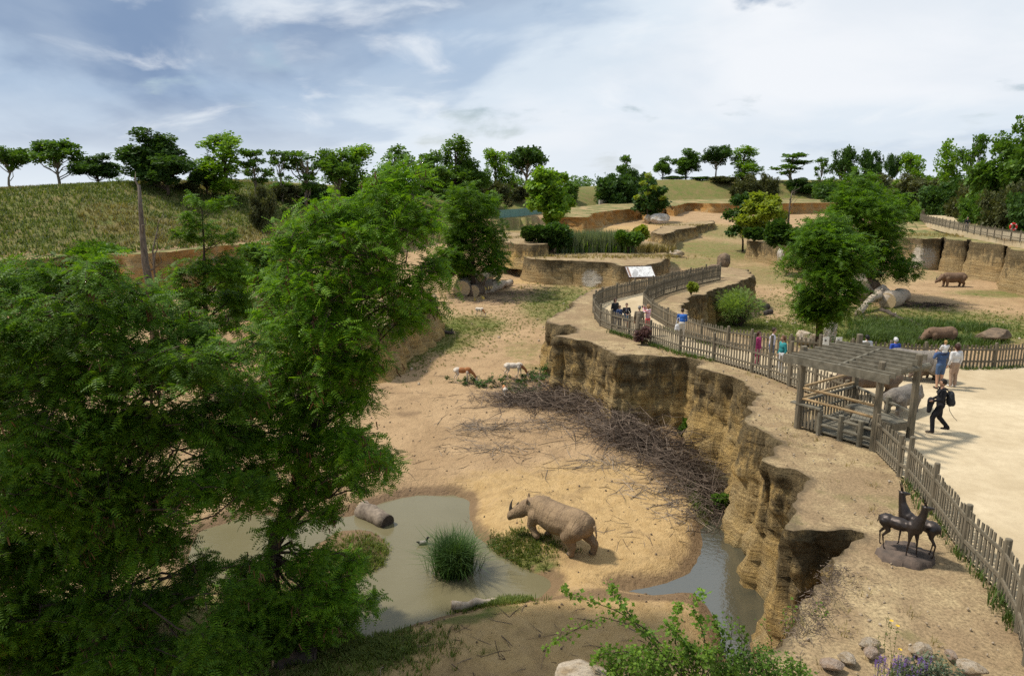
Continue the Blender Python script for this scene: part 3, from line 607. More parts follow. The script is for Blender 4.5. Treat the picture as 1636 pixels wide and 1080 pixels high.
# ================================================================== pergola
def pergola():
    PL, PM, PR, PB = G(1274,680,ZP), G(1395,716,ZP), G(1453,699,ZP), G(1362,652,ZP)
    root = thing('pergola', 'weathered grey timber pergola with slatted roof beside the cliff edge', 'pergola', PL)
    o = PL
    Hh = {0: 2.62, 1: 2.62, 2: 2.62, 3: 2.62}
    for p in (PL, PM, PR, PB):
        MB().tube([p-o+Vector((0, 0, -.3)), p-o+Vector((0, 0, 1.3)), p-o+Vector((0, 0, 2.6)), p-o+Vector((0, 0, 2.62))], [.115, .105, .10, .085], 10).build('post', WOOD(), root)
    up = Vector((0, 0, 1))
    zt = ZP+2.38
    FL, FR, BR, BL = G(1252,572,zt), G(1421,608,zt), G(1481,572,zt), G(1336,549,zt)
    # two bearers across, carried by the posts, slats on top
    a = (FR-FL).normalized(); b = (BL-FL).normalized()
    for p, q in ((PL, PB), (PM, PR)):
        d = (q-p).normalized()
        s = MB().tube([p-o+up*2.20-d*0.45, q-o+up*2.20+d*0.55], [.10, .10], 9); s.build('bearer', WOOD_G(), root)
    n = 8
    for k in range(n):
        f = k/(n-1)
        s = FL+(BL-FL)*f; e = FR+(BR-FR)*f; ov = 0.0 if k else 0.0
        th = 0.25 if k == 0 else 0.17
        MB().beam(s-o-a*ov+up*(0.02), e-o+a*ov+up*(0.02), 0.06, th).build('roof_slat', WOOD_G(), root)
    m1, m2 = (FL+FR)/2, (BL+BR)/2
    MB().beam(m1-o+up*0.02, m2-o+up*0.02, 0.07, 0.10).build('spacer', WOOD_G(), root)
    # pale poles as side rails
    def rail(p, q, z, r=0.045, mat=POLE): MB().tube([p-o+up*z, (p+q)/2-o+up*(z+.01), q-o+up*z], r, 8).build('pole_rail', mat(), root)
    for z in (0.93, 1.28): rail(PL, PB, z); rail(PL, PM, z)
    # deck of planks
    c1, c2, c3, c4 = PL, PM, PR+(PM-PR)*.25, PB
    for k in range(14):
        f0, f1 = k/14, (k+0.92)/14
        p0, p1 = c1+(c4-c1)*((f0+f1)/2), c2+(c3-c2)*((f0+f1)/2)
        w = ((c4-c1).length+(c3-c2).length)/2/14*.93
        MB().beam(p0-o+up*0.035, p1-o+up*0.035, w, 0.045).build('deck_plank', WOOD_G(), root)
    # low front railing with dark round posts and rails
    for f in (0.30, 0.58, 0.83):
        p = PL+(PM-PL)*f
        MB().tube([p-o+up*-.2, p-o+up*.72, p-o+up*.74], [.085, .085, .06], 9).build('railing_post', WOOD_G(), root)
    for z in (0.26, 0.56): MB().tube([PL+(PM-PL)*.3-o+up*z, PM-o+up*z], .045, 7).build('railing', WOOD_G(), root)
    q = PL+(PM-PL)*.31; MB().beam(PL-o+up*.75-a*.25, q-o+up*.75, .22, .05).build('rail_shelf', WOOD_G(), root)
    for k in range(5):
        p = PL+(PM-PL)*(.05+.05*k); MB().box(p-o+up*.36, (.07, .025, .72), math.atan2(a.y, a.x)).build('baluster', WOOD(), root)
    # railings on the back and plaza sides
    for p, q2, lo in ((PB, PR, 0.42), (PL, PB, 0.0)):
        d = q2-p
        MB().beam(p+d*0-o+up*.80, q2-o+up*.80, .09, .06).build('railing', WOOD_G(), root)
        MB().beam(p+d*lo-o+up*.42, q2-o+up*.42, .05, .06).build('railing', WOOD_G(), root)
        nb = int(d.length*(1-lo)/.17)
        if lo == 0.0:
            for k in range(nb): MB().box(p+d*((k+.5)/nb)-o+up*.40, (.07, .025, .76), math.atan2(d.y, d.x)).build('baluster', WOOD(), root)
        else:
            for k in range(7): MB().box(p+d*(.03+.055*k)-o+up*.40, (.07, .025, .76), math.atan2(d.y, d.x)).build('baluster', WOOD(), root)
            pp = p+d*.62; MB().tube([pp-o+up*-.1, pp-o+up*.95, pp-o+up*.97], [.085, .085, .06], 9).build('railing_post', WOOD_G(), root)
    # bench
    bench = thing('bench', 'L shaped plank bench with deep front board inside the pergola', 'bench', PR)
    bo = PR; seat_z = 0.52
    B0 = PB+(PM-PB)*.30; B1 = PR+(PM-PR)*.12; Lc = PL+(PM-PL)*.62+(PB-PL)*.12
    d1 = (B1-B0).normalized(); n1 = Vector((d1.y, -d1.x, 0))
    if (PL-B0).dot(n1) < 0: n1 = -n1
    for k in range(5): MB().beam(B0-bo+n1*(.05+.105*k)+up*seat_z, B1-bo+n1*(.05+.105*k)+up*seat_z, .098, .04).build('seat_plank', WOOD_G(), bench)
    MB().beam(B0-bo+n1*.55+up*(seat_z-.12), B1-bo+n1*.55+up*(seat_z-.12), .04, .22).build('front_board', WOOD(), bench)
    MB().beam(B1-bo+up*(seat_z-.12), B1-bo+n1*.57+up*(seat_z-.12), .04, .22).build('end_board', WOOD(), bench)
    for f in (.12, .55, .96):
        p = B0+(B1-B0)*f+n1*.42; MB().box(p-bo+up*.2, (.13, .13, .56), math.atan2(d1.y, d1.x)).build('leg', WOOD(), bench)
    d2 = (Lc-B0); d2n = d2.normalized(); n2 = Vector((d2n.y, -d2n.x, 0))
    if (PM-B0).dot(n2) < 0: n2 = -n2
    for k in range(5): MB().beam(B0-bo+d2n*.1+n2*(.0+.105*k)+up*(seat_z+.004), Lc-bo+n2*(.0+.105*k)+up*(seat_z+.004), .098, .04).build('seat_plank', WOOD_G(), bench)
    MB().beam(B0-bo+d2n*.6+n2*.5+up*(seat_z-.12), Lc-bo+n2*.5+up*(seat_z-.12), .04, .2).build('front_board', WOOD(), bench)
    MB().box(Lc-bo+n2*.25+up*.2, (.13, .13, .52)).build('leg', WOOD(), bench)
pergola()

# ================================================================== boards and small fixtures
def info_board():
    c = G(1022, 456, ZP); root = thing('information_board', 'large tilted white information board outside the path bend', 'sign', c, math.radians(12))
    m, nt, N, L, b = new_mat('board_print'); t = NT(nt); v = t.coord('Object')
    ln = t.voro(t.coord('Object', (2.2, 3, 3)), 1.6, 'DISTANCE_TO_EDGE')
    sh = t.noise(t.coord('Object'), 3.0, 3, 0.5, 0.8)
    col = t.mix(t.ramp(sh, [(0.52, 0.0), (0.6, 1.0)]), (0.78, 0.77, 0.74), (0.45, 0.44, 0.42))
    col = t.mix(t.ramp(ln, [(0.0, 1.0), (0.035, 0.0)]), col, (0.25, 0.22, 0.2))
    L.new(col, b.inputs['Base Color']); b.inputs['Roughness'].default_value = 0.35
    tilt = Matrix.Rotation(math.radians(38), 3, 'X')
    z0 = Vector((0, 0, 1.05))
    MB().box(z0, (2.15, 1.15, .05), M=tilt).build('panel', simple('white_panel', (.75, .74, .71), (.68, .67, .64), 2), root)
    MB().box(z0+tilt @ Vector((.12, 0, .029)), (1.75, 1.0, .006), M=tilt).build('print', m, root)
    MB().box(z0+tilt @ Vector((-.93, 0, .029)), (.16, 1.05, .006), M=tilt).build('side_strip', simple('strip_rust', (.33, .2, .15)), root)
    fr = simple('rust_frame', (.09, .05, .035), (.05, .03, .02), 8)
    for s in (-1, 1):
        MB().box(z0+tilt @ Vector((0, s*.6, 0)), (2.25, .06, .08), M=tilt).build('frame_bar', fr, root)
        MB().box(z0+tilt @ Vector((s*1.1, 0, 0)), (.06, 1.14, .08), M=tilt).build('frame_bar', fr, root)
        MB().box((s*.8, .1, .5), (.09, .09, 1.0)).build('leg', WOOD(), root)
    for k in range(7): MB().box(z0+tilt @ Vector((-1.0+k*.33, .64, .03)), (.05, .05, .06), M=tilt).build('clip', fr, root)
info_board()
def white_boards():
    for i, (px, w, lab) in enumerate(((1315, .27, 'left of the two small white notice boards on the fence behind the pergola'), (1335.5, .27, 'right of the two small white notice boards on the fence behind the pergola'))):
        c = G(px, 580, ZP); root = thing('notice_board', lab, 'sign', c, 0.1, 'white notice boards')
        mw = simple('board_white', (.72, .70, .64), (.6, .58, .52), 3)
        MB().box((0, -.07, .85), (w, .03, .62)).build('panel', mw, root)
        MB().box((0, 0, .5), (.07, .05, 1.0)).build('leg', WOOD(), root)
        md = simple('board_mark', (.08, .07, .06))
        for z, x in ((1.02, -.03), (.78, .02)): MB().tube([(x, -.086, z), (x, -.094, z)], .045, 8).build('mark', md, root)
white_boards()
def lifebuoy():
    p = G(1615, 381, 5.95)
    root = thing('lifebuoy', 'red and white ring buoy hung on a post of the far fence', 'lifebuoy', p)
    red = simple('buoy_red', (.65, .03, .03), (.55, .02, .02), 3, .45)
    b = MB(); n, R, r = 24, .34, .09
    b.tube([(R*math.cos(2*math.pi*k/n), -.12, 1.25+R*math.sin(2*math.pi*k/n)) for k in range(n+1)], r, 8, False); b.build('ring', red, root, True)
    w = simple('buoy_white', (.8, .8, .8))
    for a in (0.8, 2.35, 3.9, 5.5):
        MB().tube([(R*math.cos(a+d), -.12, 1.25+R*math.sin(a+d)) for d in (-.12, 0, .12)], r+.006, 8, False).build('band', w, root, True)
    MB().box((0, 0, .7), (.12, .1, 1.4)).build('post', WOOD(), root)
lifebuoy()
# ================================================================== vegetation
NPR = np.random.RandomState(11)
def basis(D, up):
    x = D/np.maximum(np.linalg.norm(D, axis=1), 1e-6)[:, None]
    y = np.cross(up, x); ln = np.linalg.norm(y, axis=1); bad = ln < 1e-3
    y[bad] = np.array([0, 1, 0]); y /= np.linalg.norm(y, axis=1)[:, None]
    z = np.cross(x, y); return x, y, z
def leaf_cloud(P, D, S, T, rs):
    """copies of template T (k tris, 3, 3) at P along D scaled S"""
    up = np.tile(np.array([0, 0, 1.0]), (len(P), 1))+rs.randn(len(P), 3)*0.35
    x, y, z = basis(D, up)
    T = np.asarray(T); k = T.shape[0]
    t = T.reshape(-1, 3)
    V = P[:, None, :]+S[:, None, None]*(t[None, :, 0:1]*x[:, None, :]+t[None, :, 1:2]*y[:, None, :]+t[None, :, 2:3]*z[:, None, :])
    V = V.reshape(-1, 3); return V, np.arange(len(V)).reshape(-1, 3)
def frond(pairs=6, lw=0.11, ll=0.26, droop=0.18):
    """pinnate leaf of unit length: leaflets as slim triangles either side of the stalk"""
    T = []
    for i in range(pairs):
        t = 0.12+0.82*i/(pairs-1); zc = -droop*t*t; s = ll*(0.75+0.5*math.sin(math.pi*min(t+.15, 1)))
        for sd in (-1, 1):
            T.append([(t-lw*.5, sd*.01, zc), (t+lw*.6, sd*.02, zc), (t+lw*0.55, sd*s, zc-.06)])
    return np.array(T)
def blob_leaf(n=4, rs=None):
    """a twig end of a few broad leaves"""
    rs = rs or np.random.RandomState(5); T = []
    for i in range(n):
        a = 2*math.pi*i/n+rs.rand(); e = rs.uniform(-.5, .6); l = rs.uniform(.6, 1.0); w = .36
        d = np.array([math.cos(a)*math.cos(e), math.sin(a)*math.cos(e), math.sin(e)]); s = np.array([-math.sin(a), math.cos(a), rs.uniform(-.4, .4)])
        T.append([d*.05, d*l*.6+s*w, d*l]); T.append([d*.05, d*l, d*l*.6-s*w])
    return np.array(T)
FROND, FROND_S, BLOB, BLOB3 = frond(5, .15, .27), frond(4, .2, .30), blob_leaf(4), blob_leaf(3, np.random.RandomState(9))
def limb_path(a, b, n, wob, rs, sag=0.0):
    a = np.array(a, float); b = np.array(b, float); L_ = np.linalg.norm(b-a)
    pts = [a+(b-a)*(k/n)+(rs.randn(3)*wob*L_*(0 if k in (0, n) else 1))+np.array([0, 0, sag*L_*math.sin(math.pi*k/n)]) for k in range(n+1)]
    return [Vector(p) for p in pts]
def plant_tree(name, label, cat, base, trunk, clumps, leafT, leaf_size, density, leafm, barkm, seed, r0=0.2, group=None, spray=True, flat=0.5, droop=0.25, twig=True, crown_name='crown', per_spray=9, limbs=True, clumpfill=1.0, pods=0):
    """trunk: list of points relative to base; clumps: (x, y, z, r) relative to base"""
    rs = np.random.RandomState(seed); root = thing(name, label, cat, base, 0, group)
    tb = MB(); n = len(trunk); tr = [Vector(t) for t in trunk]
    tb.tube(tr, [r0*(1-0.86*i/(n-1)) for i in range(n)], 9)
    wood = MB(); P, D, S = [], [], []
    tz = np.array([t.z for t in tr])
    for cx, cy, cz, r in clumps:
        c = np.array([cx, cy, cz])
        # limb from the trunk somewhat below the clump
        if limbs:
            zs = max(cz-0.45*math.hypot(cx, cy)-0.3*r, tr[0].z+0.2*(tr[-1].z-tr[0].z)); i = int(np.clip(np.searchsorted(tz, zs)-1, 0, n-2))
            f = np.clip((zs-tz[i])/max(tz[i+1]-tz[i], 1e-6), 0, 1); st = tr[i].lerp(tr[i+1], float(f)); rr = r0*(1-0.86*(i+f)/(n-1))
            rb = min(rr*.42, 0.03+0.025*r)
            wood.tube(limb_path(st, c, 5, .05, rs, .06), [rb, rb*.85, rb*.7, rb*.55, rb*.4, rb*.2], 6)
        if spray:
            ns = max(5, int(density*r*r*clumpfill))
            az = rs.rand(ns)*2*math.pi; el = rs.uniform(-.45, .75, ns)
            ln = r*rs.uniform(.55, 1.12, ns)
            off = rs.randn(ns, 3)*np.array([.22, .22, .30])*r
            dr = np.stack([np.cos(az)*np.cos(el), np.sin(az)*np.cos(el), np.sin(el)*flat*1.6], 1)
            for s in range(ns):
                st = c+off[s]; m = per_spray
                t = (np.arange(m)+rs.rand(m))/m; t = 0.15+0.9*t
                p = st+dr[s]*(t*ln[s])[:, None]; p[:, 2] -= droop*ln[s]*t*t
                side = np.array([-dr[s][1], dr[s][0], 0]); sg = np.where(np.arange(m) % 2 == 0, 1, -1)[:, None]
                d = side*sg*0.9+dr[s]*0.8+rs.randn(m, 3)*.5; d[:, 2] -= droop*1.1
                P.append(p+rs.randn(m, 3)*.04); D.append(d); S.append(leaf_size*rs.uniform(.7, 1.25, m))
                if twig and s % 2 == 0:
                    wood.tube([Vector(st), Vector(st+dr[s]*ln[s]*.5-np.array([0, 0, droop*ln[s]*.22])), Vector(st+dr[s]*ln[s]*.95-np.array([0, 0, droop*ln[s]*.85]))], [.014, .009, .004], 3, False)
        else:
            ns = max(12, int(density*r*r*clumpfill))
            q = rs.randn(ns, 3); q /= np.linalg.norm(q, axis=1)[:, None]
            rad = r*(rs.rand(ns)**0.42)*rs.uniform(.8, 1.18, ns)
            p = c+q*rad[:, None]*np.array([1, 1, flat]); d = q+rs.randn(ns, 3)*.7; d[:, 2] -= droop
            P.append(p); D.append(d); S.append(leaf_size*rs.uniform(.6, 1.3, ns))
    P = np.concatenate(P); D = np.concatenate(D); S = np.concatenate(S)
    V, Fc = leaf_cloud(P, D, S, leafT, rs)
    link('trunk', tb.me('trunk', barkm, True), root)
    if wood.v: link('limbs', wood.me('limbs', barkm, True), root)
    if pods:
        k = rs.choice(len(P), pods); gi = np.repeat(k, 6); n2 = len(gi); v2, f2 = leaf_cloud(P[gi]+rs.randn(n2, 3)*np.array([.10, .10, .12]), np.tile(np.array([.15, 0, -1.0]), (n2, 1))+rs.randn(n2, 3)*.25, np.full(n2, .17), np.array([[(0, -.09, 0), (0, .09, 0), (1, .05, .1)], [(0, -.09, 0), (1, .05, .1), (.9, -.08, .1)]]), rs)
        pd = link('seed_pods', mesh_np('pods', v2, f2, leaf_mat('pod_brown', (.07, .035, .018), (.16, .085, .035), .1)), root); pd['kind'] = 'stuff'
    cr = link(crown_name, mesh_np('crown', V, Fc, leafm), root); cr['kind'] = 'stuff'
    return root
BARK = simple('bark', (.085, .06, .042), (.04, .03, .022), 7, .95, .6, (1, 1, .3), bdist=.03)
BARK_P = simple('pale_bark', (.30, .25, .19), (.17, .14, .10), 7, .95, .5, (1, 1, .3))
LOCUST = leaf_mat('locust_leaf', (.058, .155, .008), (.17, .30, .018), .42)
LOCUST_D = leaf_mat('locust_leaf_deep', (.042, .11, .008), (.125, .225, .015), .40)
DARKG = leaf_mat('dark_leaf', (.03, .075, .014), (.07, .13, .024), .3)
MIDG = leaf_mat('mid_leaf', (.055, .125, .014), (.115, .20, .026), .35)
LIGHTG = leaf_mat('light_leaf', (.10, .21, .015), (.19, .30, .028), .4)
YELG = leaf_mat('yellow_leaf', (.16, .22, .02), (.26, .30, .03), .4)
OLIVE = leaf_mat('olive_leaf', (.05, .065, .022), (.11, .115, .04), .25)
SAGE = leaf_mat('sage_leaf', (.11, .15, .07), (.20, .235, .13), .3)

def hero(name, label, basepx, Y, trunkpx, clumps, seed, leafm, r0, depth=1.6, dens=62):
    """clumps given where they are seen at the tree's own distance, then spread in depth"""
    rs = np.random.RandomState(seed)
    b = at(basepx[0], basepx[1], Y); base = on(b.x, b.y)
    tr = [Vector((0, 0, -.2))]+[at(x, y, Y+dy)-base for x, y, dy in trunkpx]
    cl = []
    for x, y, rp in clumps:
        for q in range(2):
            dy = rs.uniform(.1, depth)*(1 if q else -1); p = at(x+rs.randn()*6, y+rs.randn()*5, Y+dy)-base; cl.append((p.x, p.y, p.z, rp/66.0*(Y/17.0)*(1.22 if q else 1.12)))
    return plant_tree(name, label, 'tree', base, tr, cl, FROND, 0.235, dens*1.18, leafm, BARK, seed, r0, flat=.55, droop=.28, per_spray=11, pods=330)
hero('locust_tree', 'tall honey locust leaning over the pond with dark trunk and layered bright crown', (428,1010), 16.3,
     [(432,930,0),(440,860,0),(478,760,.1),(522,652,.2),(545,560,.2),(562,475,.2),(612,387,.2),(636,310,.2)],
     [(640,292,34),(606,318,36),(662,336,36),(562,338,34),(512,362,40),(620,372,46),(692,352,24),(545,398,46),(486,400,42),(684,430,30),(600,440,52),(520,462,52),(458,456,38),(658,470,34),(560,512,50),(484,522,46),(640,512,32),(440,512,34),(530,575,50),(458,580,46),(590,585,34),(500,640,52),(428,640,42),(570,640,34),(588,726,42),(540,700,50),(460,712,50),(616,744,26),(398,690,36),(500,772,40),(420,776,44),(556,772,24),(452,842,28),(524,820,24),
      (540,940,44),(580,968,28),(482,950,50),(420,962,46),(500,898,32),(556,892,22),(452,1010,44),(522,1000,36),(372,1000,40),(390,930,30),(430,1050,44),(360,1060,40)], 21, LOCUST, 0.21)
hero('locust_tree', 'broad dark honey locust filling the lower left corner by the pond', (152,1048), 14.6,
     [(160,960,0),(168,840,0),(172,715,0),(185,600,0),(200,500,0)],
     [(22,452,46),(96,446,46),(160,440,38),(52,524,62),(150,508,58),(238,486,44),(296,520,36),(15,600,66),(115,600,68),(215,580,60),(302,588,46),(352,610,28),(52,700,72),(165,690,72),(265,680,60),(338,690,36),(-40,760,70),(40,800,68),(135,790,74),(232,780,66),(310,775,38),(50,890,68),(155,880,68),(250,872,54),(318,905,26),(28,980,50),(115,972,58),(210,965,52),(285,950,42),(330,1010,40),(252,1042,44),(20,1040,50),(90,1050,56),(170,1050,50),(310,1070,44),(400,1040,36),(-40,1000,60),(-60,540,70),(-60,640,70),(-50,900,70),(340,640,26),(372,560,24),(420,548,22),(372,700,40),(392,770,34),(352,755,42),(400,640,40),(392,905,28),(376,955,40)], 22, LOCUST_D, 0.26, depth=2.0, dens=70)

# ------------------------------------------------------------------ middle distance trees
def mid_tree(name, label, px, py, top, clumps, leafm, seed, Y=None, r0=.16, T=None, ls=.30, dens=80, flat=.6, droop=.25, bark=None, lean=0, depth=None, spray=False, cat='tree', group=None, z=None):
    g = GG(px, py) if Y is None else at(px, py, Y)
    if z is not None: g = G(px, py, z)
    elif Y is not None: g = on(g.x, g.y)
    Y = g.y; s = Y/FPX; rs = np.random.RandomState(seed); tp = at(top[0], top[1], Y)-g
    n = 5; tr = [Vector((0, 0, -.2))]+[Vector((tp.x*(k/n)+.06*rs.randn(), .06*rs.randn(), tp.z*.93*k/n)) for k in range(1, n+1)]
    cl = []
    for x, y, r in clumps:
        p = at(x, y, Y)-g; dp = (depth if depth is not None else 1.0)*r*s
        for q in range(2): cl.append((p.x+rs.randn()*.4*r*s*q, rs.uniform(-1, 1)*dp*1.2, p.z+rs.randn()*.3*r*s*q, r*s*(.88 if q == 0 else .62)))
    return plant_tree(name, label, cat, g, tr, cl, BLOB if T is None else T, ls, dens*2.0, leafm, bark or BARK, seed, r0, group, spray, flat, droop, twig=False, clumpfill=1.25)
mid_tree('cypress_like_tree', 'slender dark tree with flat layered branches below the embankment', 326,545,(322,312),[(318,318,16),(345,326,12),(315,345,22),(358,322,10),(300,372,18),(330,372,28),(365,376,16),(310,425,34),(350,430,36),(290,440,24),(380,440,24),(320,470,42),(365,480,40),(285,470,26),(330,515,46),(380,500,30),(295,510,30)],LOCUST_D,31,Y=36,T=FROND_S,ls=.34,dens=16,flat=.30,r0=.17,spray=True)
mid_tree('leafy_tree', 'round dark tree between the dead trunk and the leaning locust', 432,500,(430,385),[(410,410,28),(445,400,30),(470,430,28),(425,440,36),(400,455,26),(455,465,34),(480,400,22),(395,400,16)],MIDG,32,Y=46,dens=70)
mid_tree('pyramidal_tree', 'dense dark green pyramidal tree growing by the pile of logs', 757,470,(752,300),[(752,312,26),(735,335,32),(775,335,32),(752,360,44),(725,375,30),(785,370,30),(715,405,26),(752,400,52),(790,405,28),(735,430,30),(775,425,28),(712,425,16)],LOCUST_D,33,Y=66,T=FROND_S,ls=.5,dens=9,flat=.6,r0=.25,spray=True)
mid_tree('bright_tree', 'bright green tree standing on the terrace by the blue green fence', 882,359,(874,268),[(868,280,22),(852,296,16),(892,284,16),(875,300,30),(900,318,20),(860,322,24),(885,335,24),(910,325,12),(880,350,16)],LIGHTG,34,Y=106,ls=.6,dens=26,r0=.25)
mid_tree('magnolia_tree', 'dark tree with pale yellow blossom above the white boulders', 1042,346,(1038,282),[(1040,290,9),(1034,304,14),(1050,306,14),(1030,320,18),(1052,322,18),(1042,334,20),(1022,332,10)],DARKG,35,Y=150,ls=.75,dens=16,r0=.3)
mid_tree('blossom_tree', 'cream flowering spindly tree top beside the dark magnolia', 1034,340,(1036,276),[(1036,280,7),(1028,292,7),(1045,300,7),(1020,314,6),(1058,316,5),(1034,310,6)],YELG,36,Y=147,ls=.5,dens=8,r0=.15)
mid_tree('yellow_tree', 'yellow green tree growing on the rock terrace', 1217,382,(1215,306),[(1212,316,17),(1196,330,16),(1230,322,16),(1215,338,24),(1240,345,14),(1190,352,18),(1222,362,22),(1200,372,16),(1245,368,12)],YELG,37,Y=100,ls=.55,dens=26,r0=.2)
mid_tree('dark_bush_tree', 'dark green bush tree behind the yellow green tree', 1188,380,(1185,315),[(1180,322,14),(1195,318,14),(1178,345,18),(1175,365,14),(1190,335,16)],DARKG,38,Y=104,ls=.6,dens=22)  # same dark green leaf colour over the whole crown
mid_tree('right_locust', 'leafy locust rising between two pale boulders in the right enclosure', 1309,532,(1318,350),[(1320,362,32),(1295,372,32),(1345,372,29),(1310,395,51),(1345,400,41),(1280,395,27),(1300,430,49),(1335,430,37),(1355,415,29),(1290,470,37),(1320,465,44),(1305,500,41),(1335,490,27),(1280,495,22)],LOCUST_D,39,Y=42,T=FROND_S,ls=.40,dens=15,flat=.55,r0=.26,spray=True)
mid_tree('right_locust', 'taller locust growing from the log heap in the right enclosure', 1399,470,(1378,292),[(1370,302,32),(1345,315,27),(1395,312,29),(1375,335,49),(1412,335,32),(1350,345,32),(1340,330,17),(1405,365,41),(1380,375,39),(1430,350,22),(1420,395,34),(1395,405,37),(1430,425,27),(1410,435,32),(1440,440,15),(1380,430,20)],LOCUST_D,40,Y=67,T=FROND_S,ls=.58,dens=6.5,flat=.55,r0=.28,spray=True)
def dead_tree(name, label, pts, Y, r0, seed, nb=7, pale=True):
    rs = np.random.RandomState(seed); g = at(*pts[0], Y); g.z = min(g.z, 1e9); base = on(g.x, g.y)
    tr = [Vector((0, 0, -.3))]+[at(x, y, Y)-base for x, y in pts[1:]]
    root = thing(name, label, 'dead tree', base)
    m = simple('dead_bark', (.20, .16, .12), (.075, .06, .05), 8, .95, .6, (1, 1, .25), bdist=.03)
    MB().tube(tr, [r0*(1-.7*i/(len(tr)-1)) for i in range(len(tr))], 9).build('trunk', m, root, True)
    for k in range(nb):
        i = rs.randint(1, len(tr)-1); st = tr[i].lerp(tr[i+1] if i+1 < len(tr) else tr[i], rs.rand())
        a = rs.rand()*6.28; ln = rs.uniform(.12, .3)*tr[-1].z; e = st+Vector((math.cos(a)*ln*.6, math.sin(a)*ln*.3, ln*rs.uniform(.5, 1)))
        MB().tube(limb_path(st, e, 4, .06, rs), [r0*.32, r0*.22, r0*.16, r0*.1, r0*.04], 5).build('branch', m, root, True)
dead_tree('dead_tree', 'tall bare dead trunk standing before the orange cliff', [(242,492),(240,460),(232,420),(228,380),(225,340),(222,296)], 44, .30, 3, 3)
dead_tree('dead_tree', 'thin bare forked sapling beside the tall dead trunk', [(254,492),(252,470),(246,430),(244,400),(252,366)], 45, .10, 4, 6)
dead_tree('dead_tree', 'small bare tree on the terrace beside the yellow green tree', [(1259,376),(1260,350),(1262,325),(1266,305)], 98, .16, 5, 8)

# ------------------------------------------------------------------ tree line on the banks: a few kinds, each copied
def kind_tree(kind, seed):
    """unit-height tree meshes (trunk, limbs, crown) of a kind"""
    rs = np.random.RandomState(seed); cl = []; tw = MB(); tr = [Vector((0, 0, -.08))]
    if kind == 'umbrella':
        tr += [Vector((.02*rs.randn(), .02*rs.randn(), .14*k)) for k in range(1, 6)]
        for k in range(24): a = rs.rand()*6.28; q = rs.uniform(.05, .36); cl.append((math.cos(a)*q, math.sin(a)*q, .50+.42*rs.rand()*(1.15-q), rs.uniform(.08, .16)))
        T, ls, dn, fl, m, bk = BLOB3, .06, 3000, .7, MIDG, BARK_P
    elif kind == 'round':
        tr += [Vector((.01*rs.randn(), 0, .15*k)) for k in range(1, 6)]
        for k in range(26): q = rs.randn(3); q /= np.linalg.norm(q); e = rs.uniform(.1, .36); cl.append((q[0]*e, q[1]*e, .56+q[2]*e*1.05, rs.uniform(.10, .17)))
        T, ls, dn, fl, m, bk = BLOB, .055, 3400, .85, DARKG, BARK
    elif kind == 'poplar':
        tr += [Vector((.01*rs.randn(), 0, .18*k)) for k in range(1, 6)]
        for k in range(24): z = rs.uniform(.18, .95); a = rs.rand()*6.28; e = (.30*(1-abs(z-.5)*1.2))*rs.rand()**.5; cl.append((math.cos(a)*e, math.sin(a)*e, z, rs.uniform(.08, .13)))
        T, ls, dn, fl, m, bk = BLOB3, .05, 3600, 1.1, LIGHTG, BARK
    elif kind == 'bush':
        tr += [Vector((0, 0, .12*k)) for k in range(1, 5)]
        for k in range(26): q = rs.randn(3); q /= np.linalg.norm(q); e = rs.uniform(.1, .5); cl.append((q[0]*e*1.1, q[1]*e, .40+q[2]*.38*e/.5, rs.uniform(.14, .22)))
        T, ls, dn, fl, m, bk = BLOB, .055, 3300, .9, OLIVE, BARK
    else:   # airy
        tr += [Vector((.02*rs.randn(), .02*rs.randn(), .17*k)) for k in range(1, 6)]
        for k in range(17): z = rs.uniform(.35, .97); a = rs.rand()*6.28; e = rs.uniform(.05, .32)*(1.1-z*.6); cl.append((math.cos(a)*e, math.sin(a)*e, z, rs.uniform(.06, .11)))
        T, ls, dn, fl, m, bk = BLOB3, .05, 4000, .5, MIDG, BARK_P
    tw.tube(tr, [.024*(1-.75*i/(len(tr)-1)) for i in range(len(tr))], 7); lm = MB(); P, D, S = [], [], []
    for x, y, z, r in cl:
        zz = max(.12, z-.35*math.hypot(x, y)-.22); lm.tube(limb_path((0, 0, min(zz, tr[-1].z)), (x, y, z), 3, .05, rs), [.010, .008, .006, .003], 4, False)
        n = int(dn*r*r*1.4); q = rs.randn(n, 3); q /= np.linalg.norm(q, axis=1)[:, None]
        P.append(np.array([x, y, z])+q*(r*rs.rand(n)**.45)[:, None]*np.array([1.1, 1.1, fl])); D.append(q+rs.randn(n, 3)*.7); S.append(ls*rs.uniform(.6, 1.3, n))
    V, Fc = leaf_cloud(np.concatenate(P), np.concatenate(D), np.concatenate(S), T, rs)
    return tw.me('trunk', bk, True), lm.me('limbs', bk, True), mesh_np('crown', V, Fc, m)
KT = {k: [kind_tree(k, 50+7*i+s) for s in range(3)] for i, k in enumerate(('umbrella', 'round', 'poplar', 'bush', 'airy'))}
def line_tree(name, label, kind, px, top, wpx, Y, var=0, mat=None, group='trees along the banks', cat='tree', basepy=None):
    """wpx: crown width seen in the photograph"""
    p = at(px, 299, Y); base = on(p.x, Y) if basepy is None else at(px, basepy, Y)
    h = at(px, top, Y).z-base.z; h = max(h, 1.0); w = wpx/FPX*Y
    root = thing(name, label, cat, base, var*1.7+px*.37, group)
    tm, lm, cm = KT[kind][var % 3]
    sx = w/{'umbrella': .80, 'round': .80, 'poplar': .56, 'bush': 1.2, 'airy': .56}[kind]
    link('trunk', tm, root); link('limbs', lm, root); c = link('crown', cm, root); c['kind'] = 'stuff'
    if mat is not None: c.material_slots[0].link = 'OBJECT'; c.material_slots[0].material = mat
    root.scale = (sx, sx, h); return root
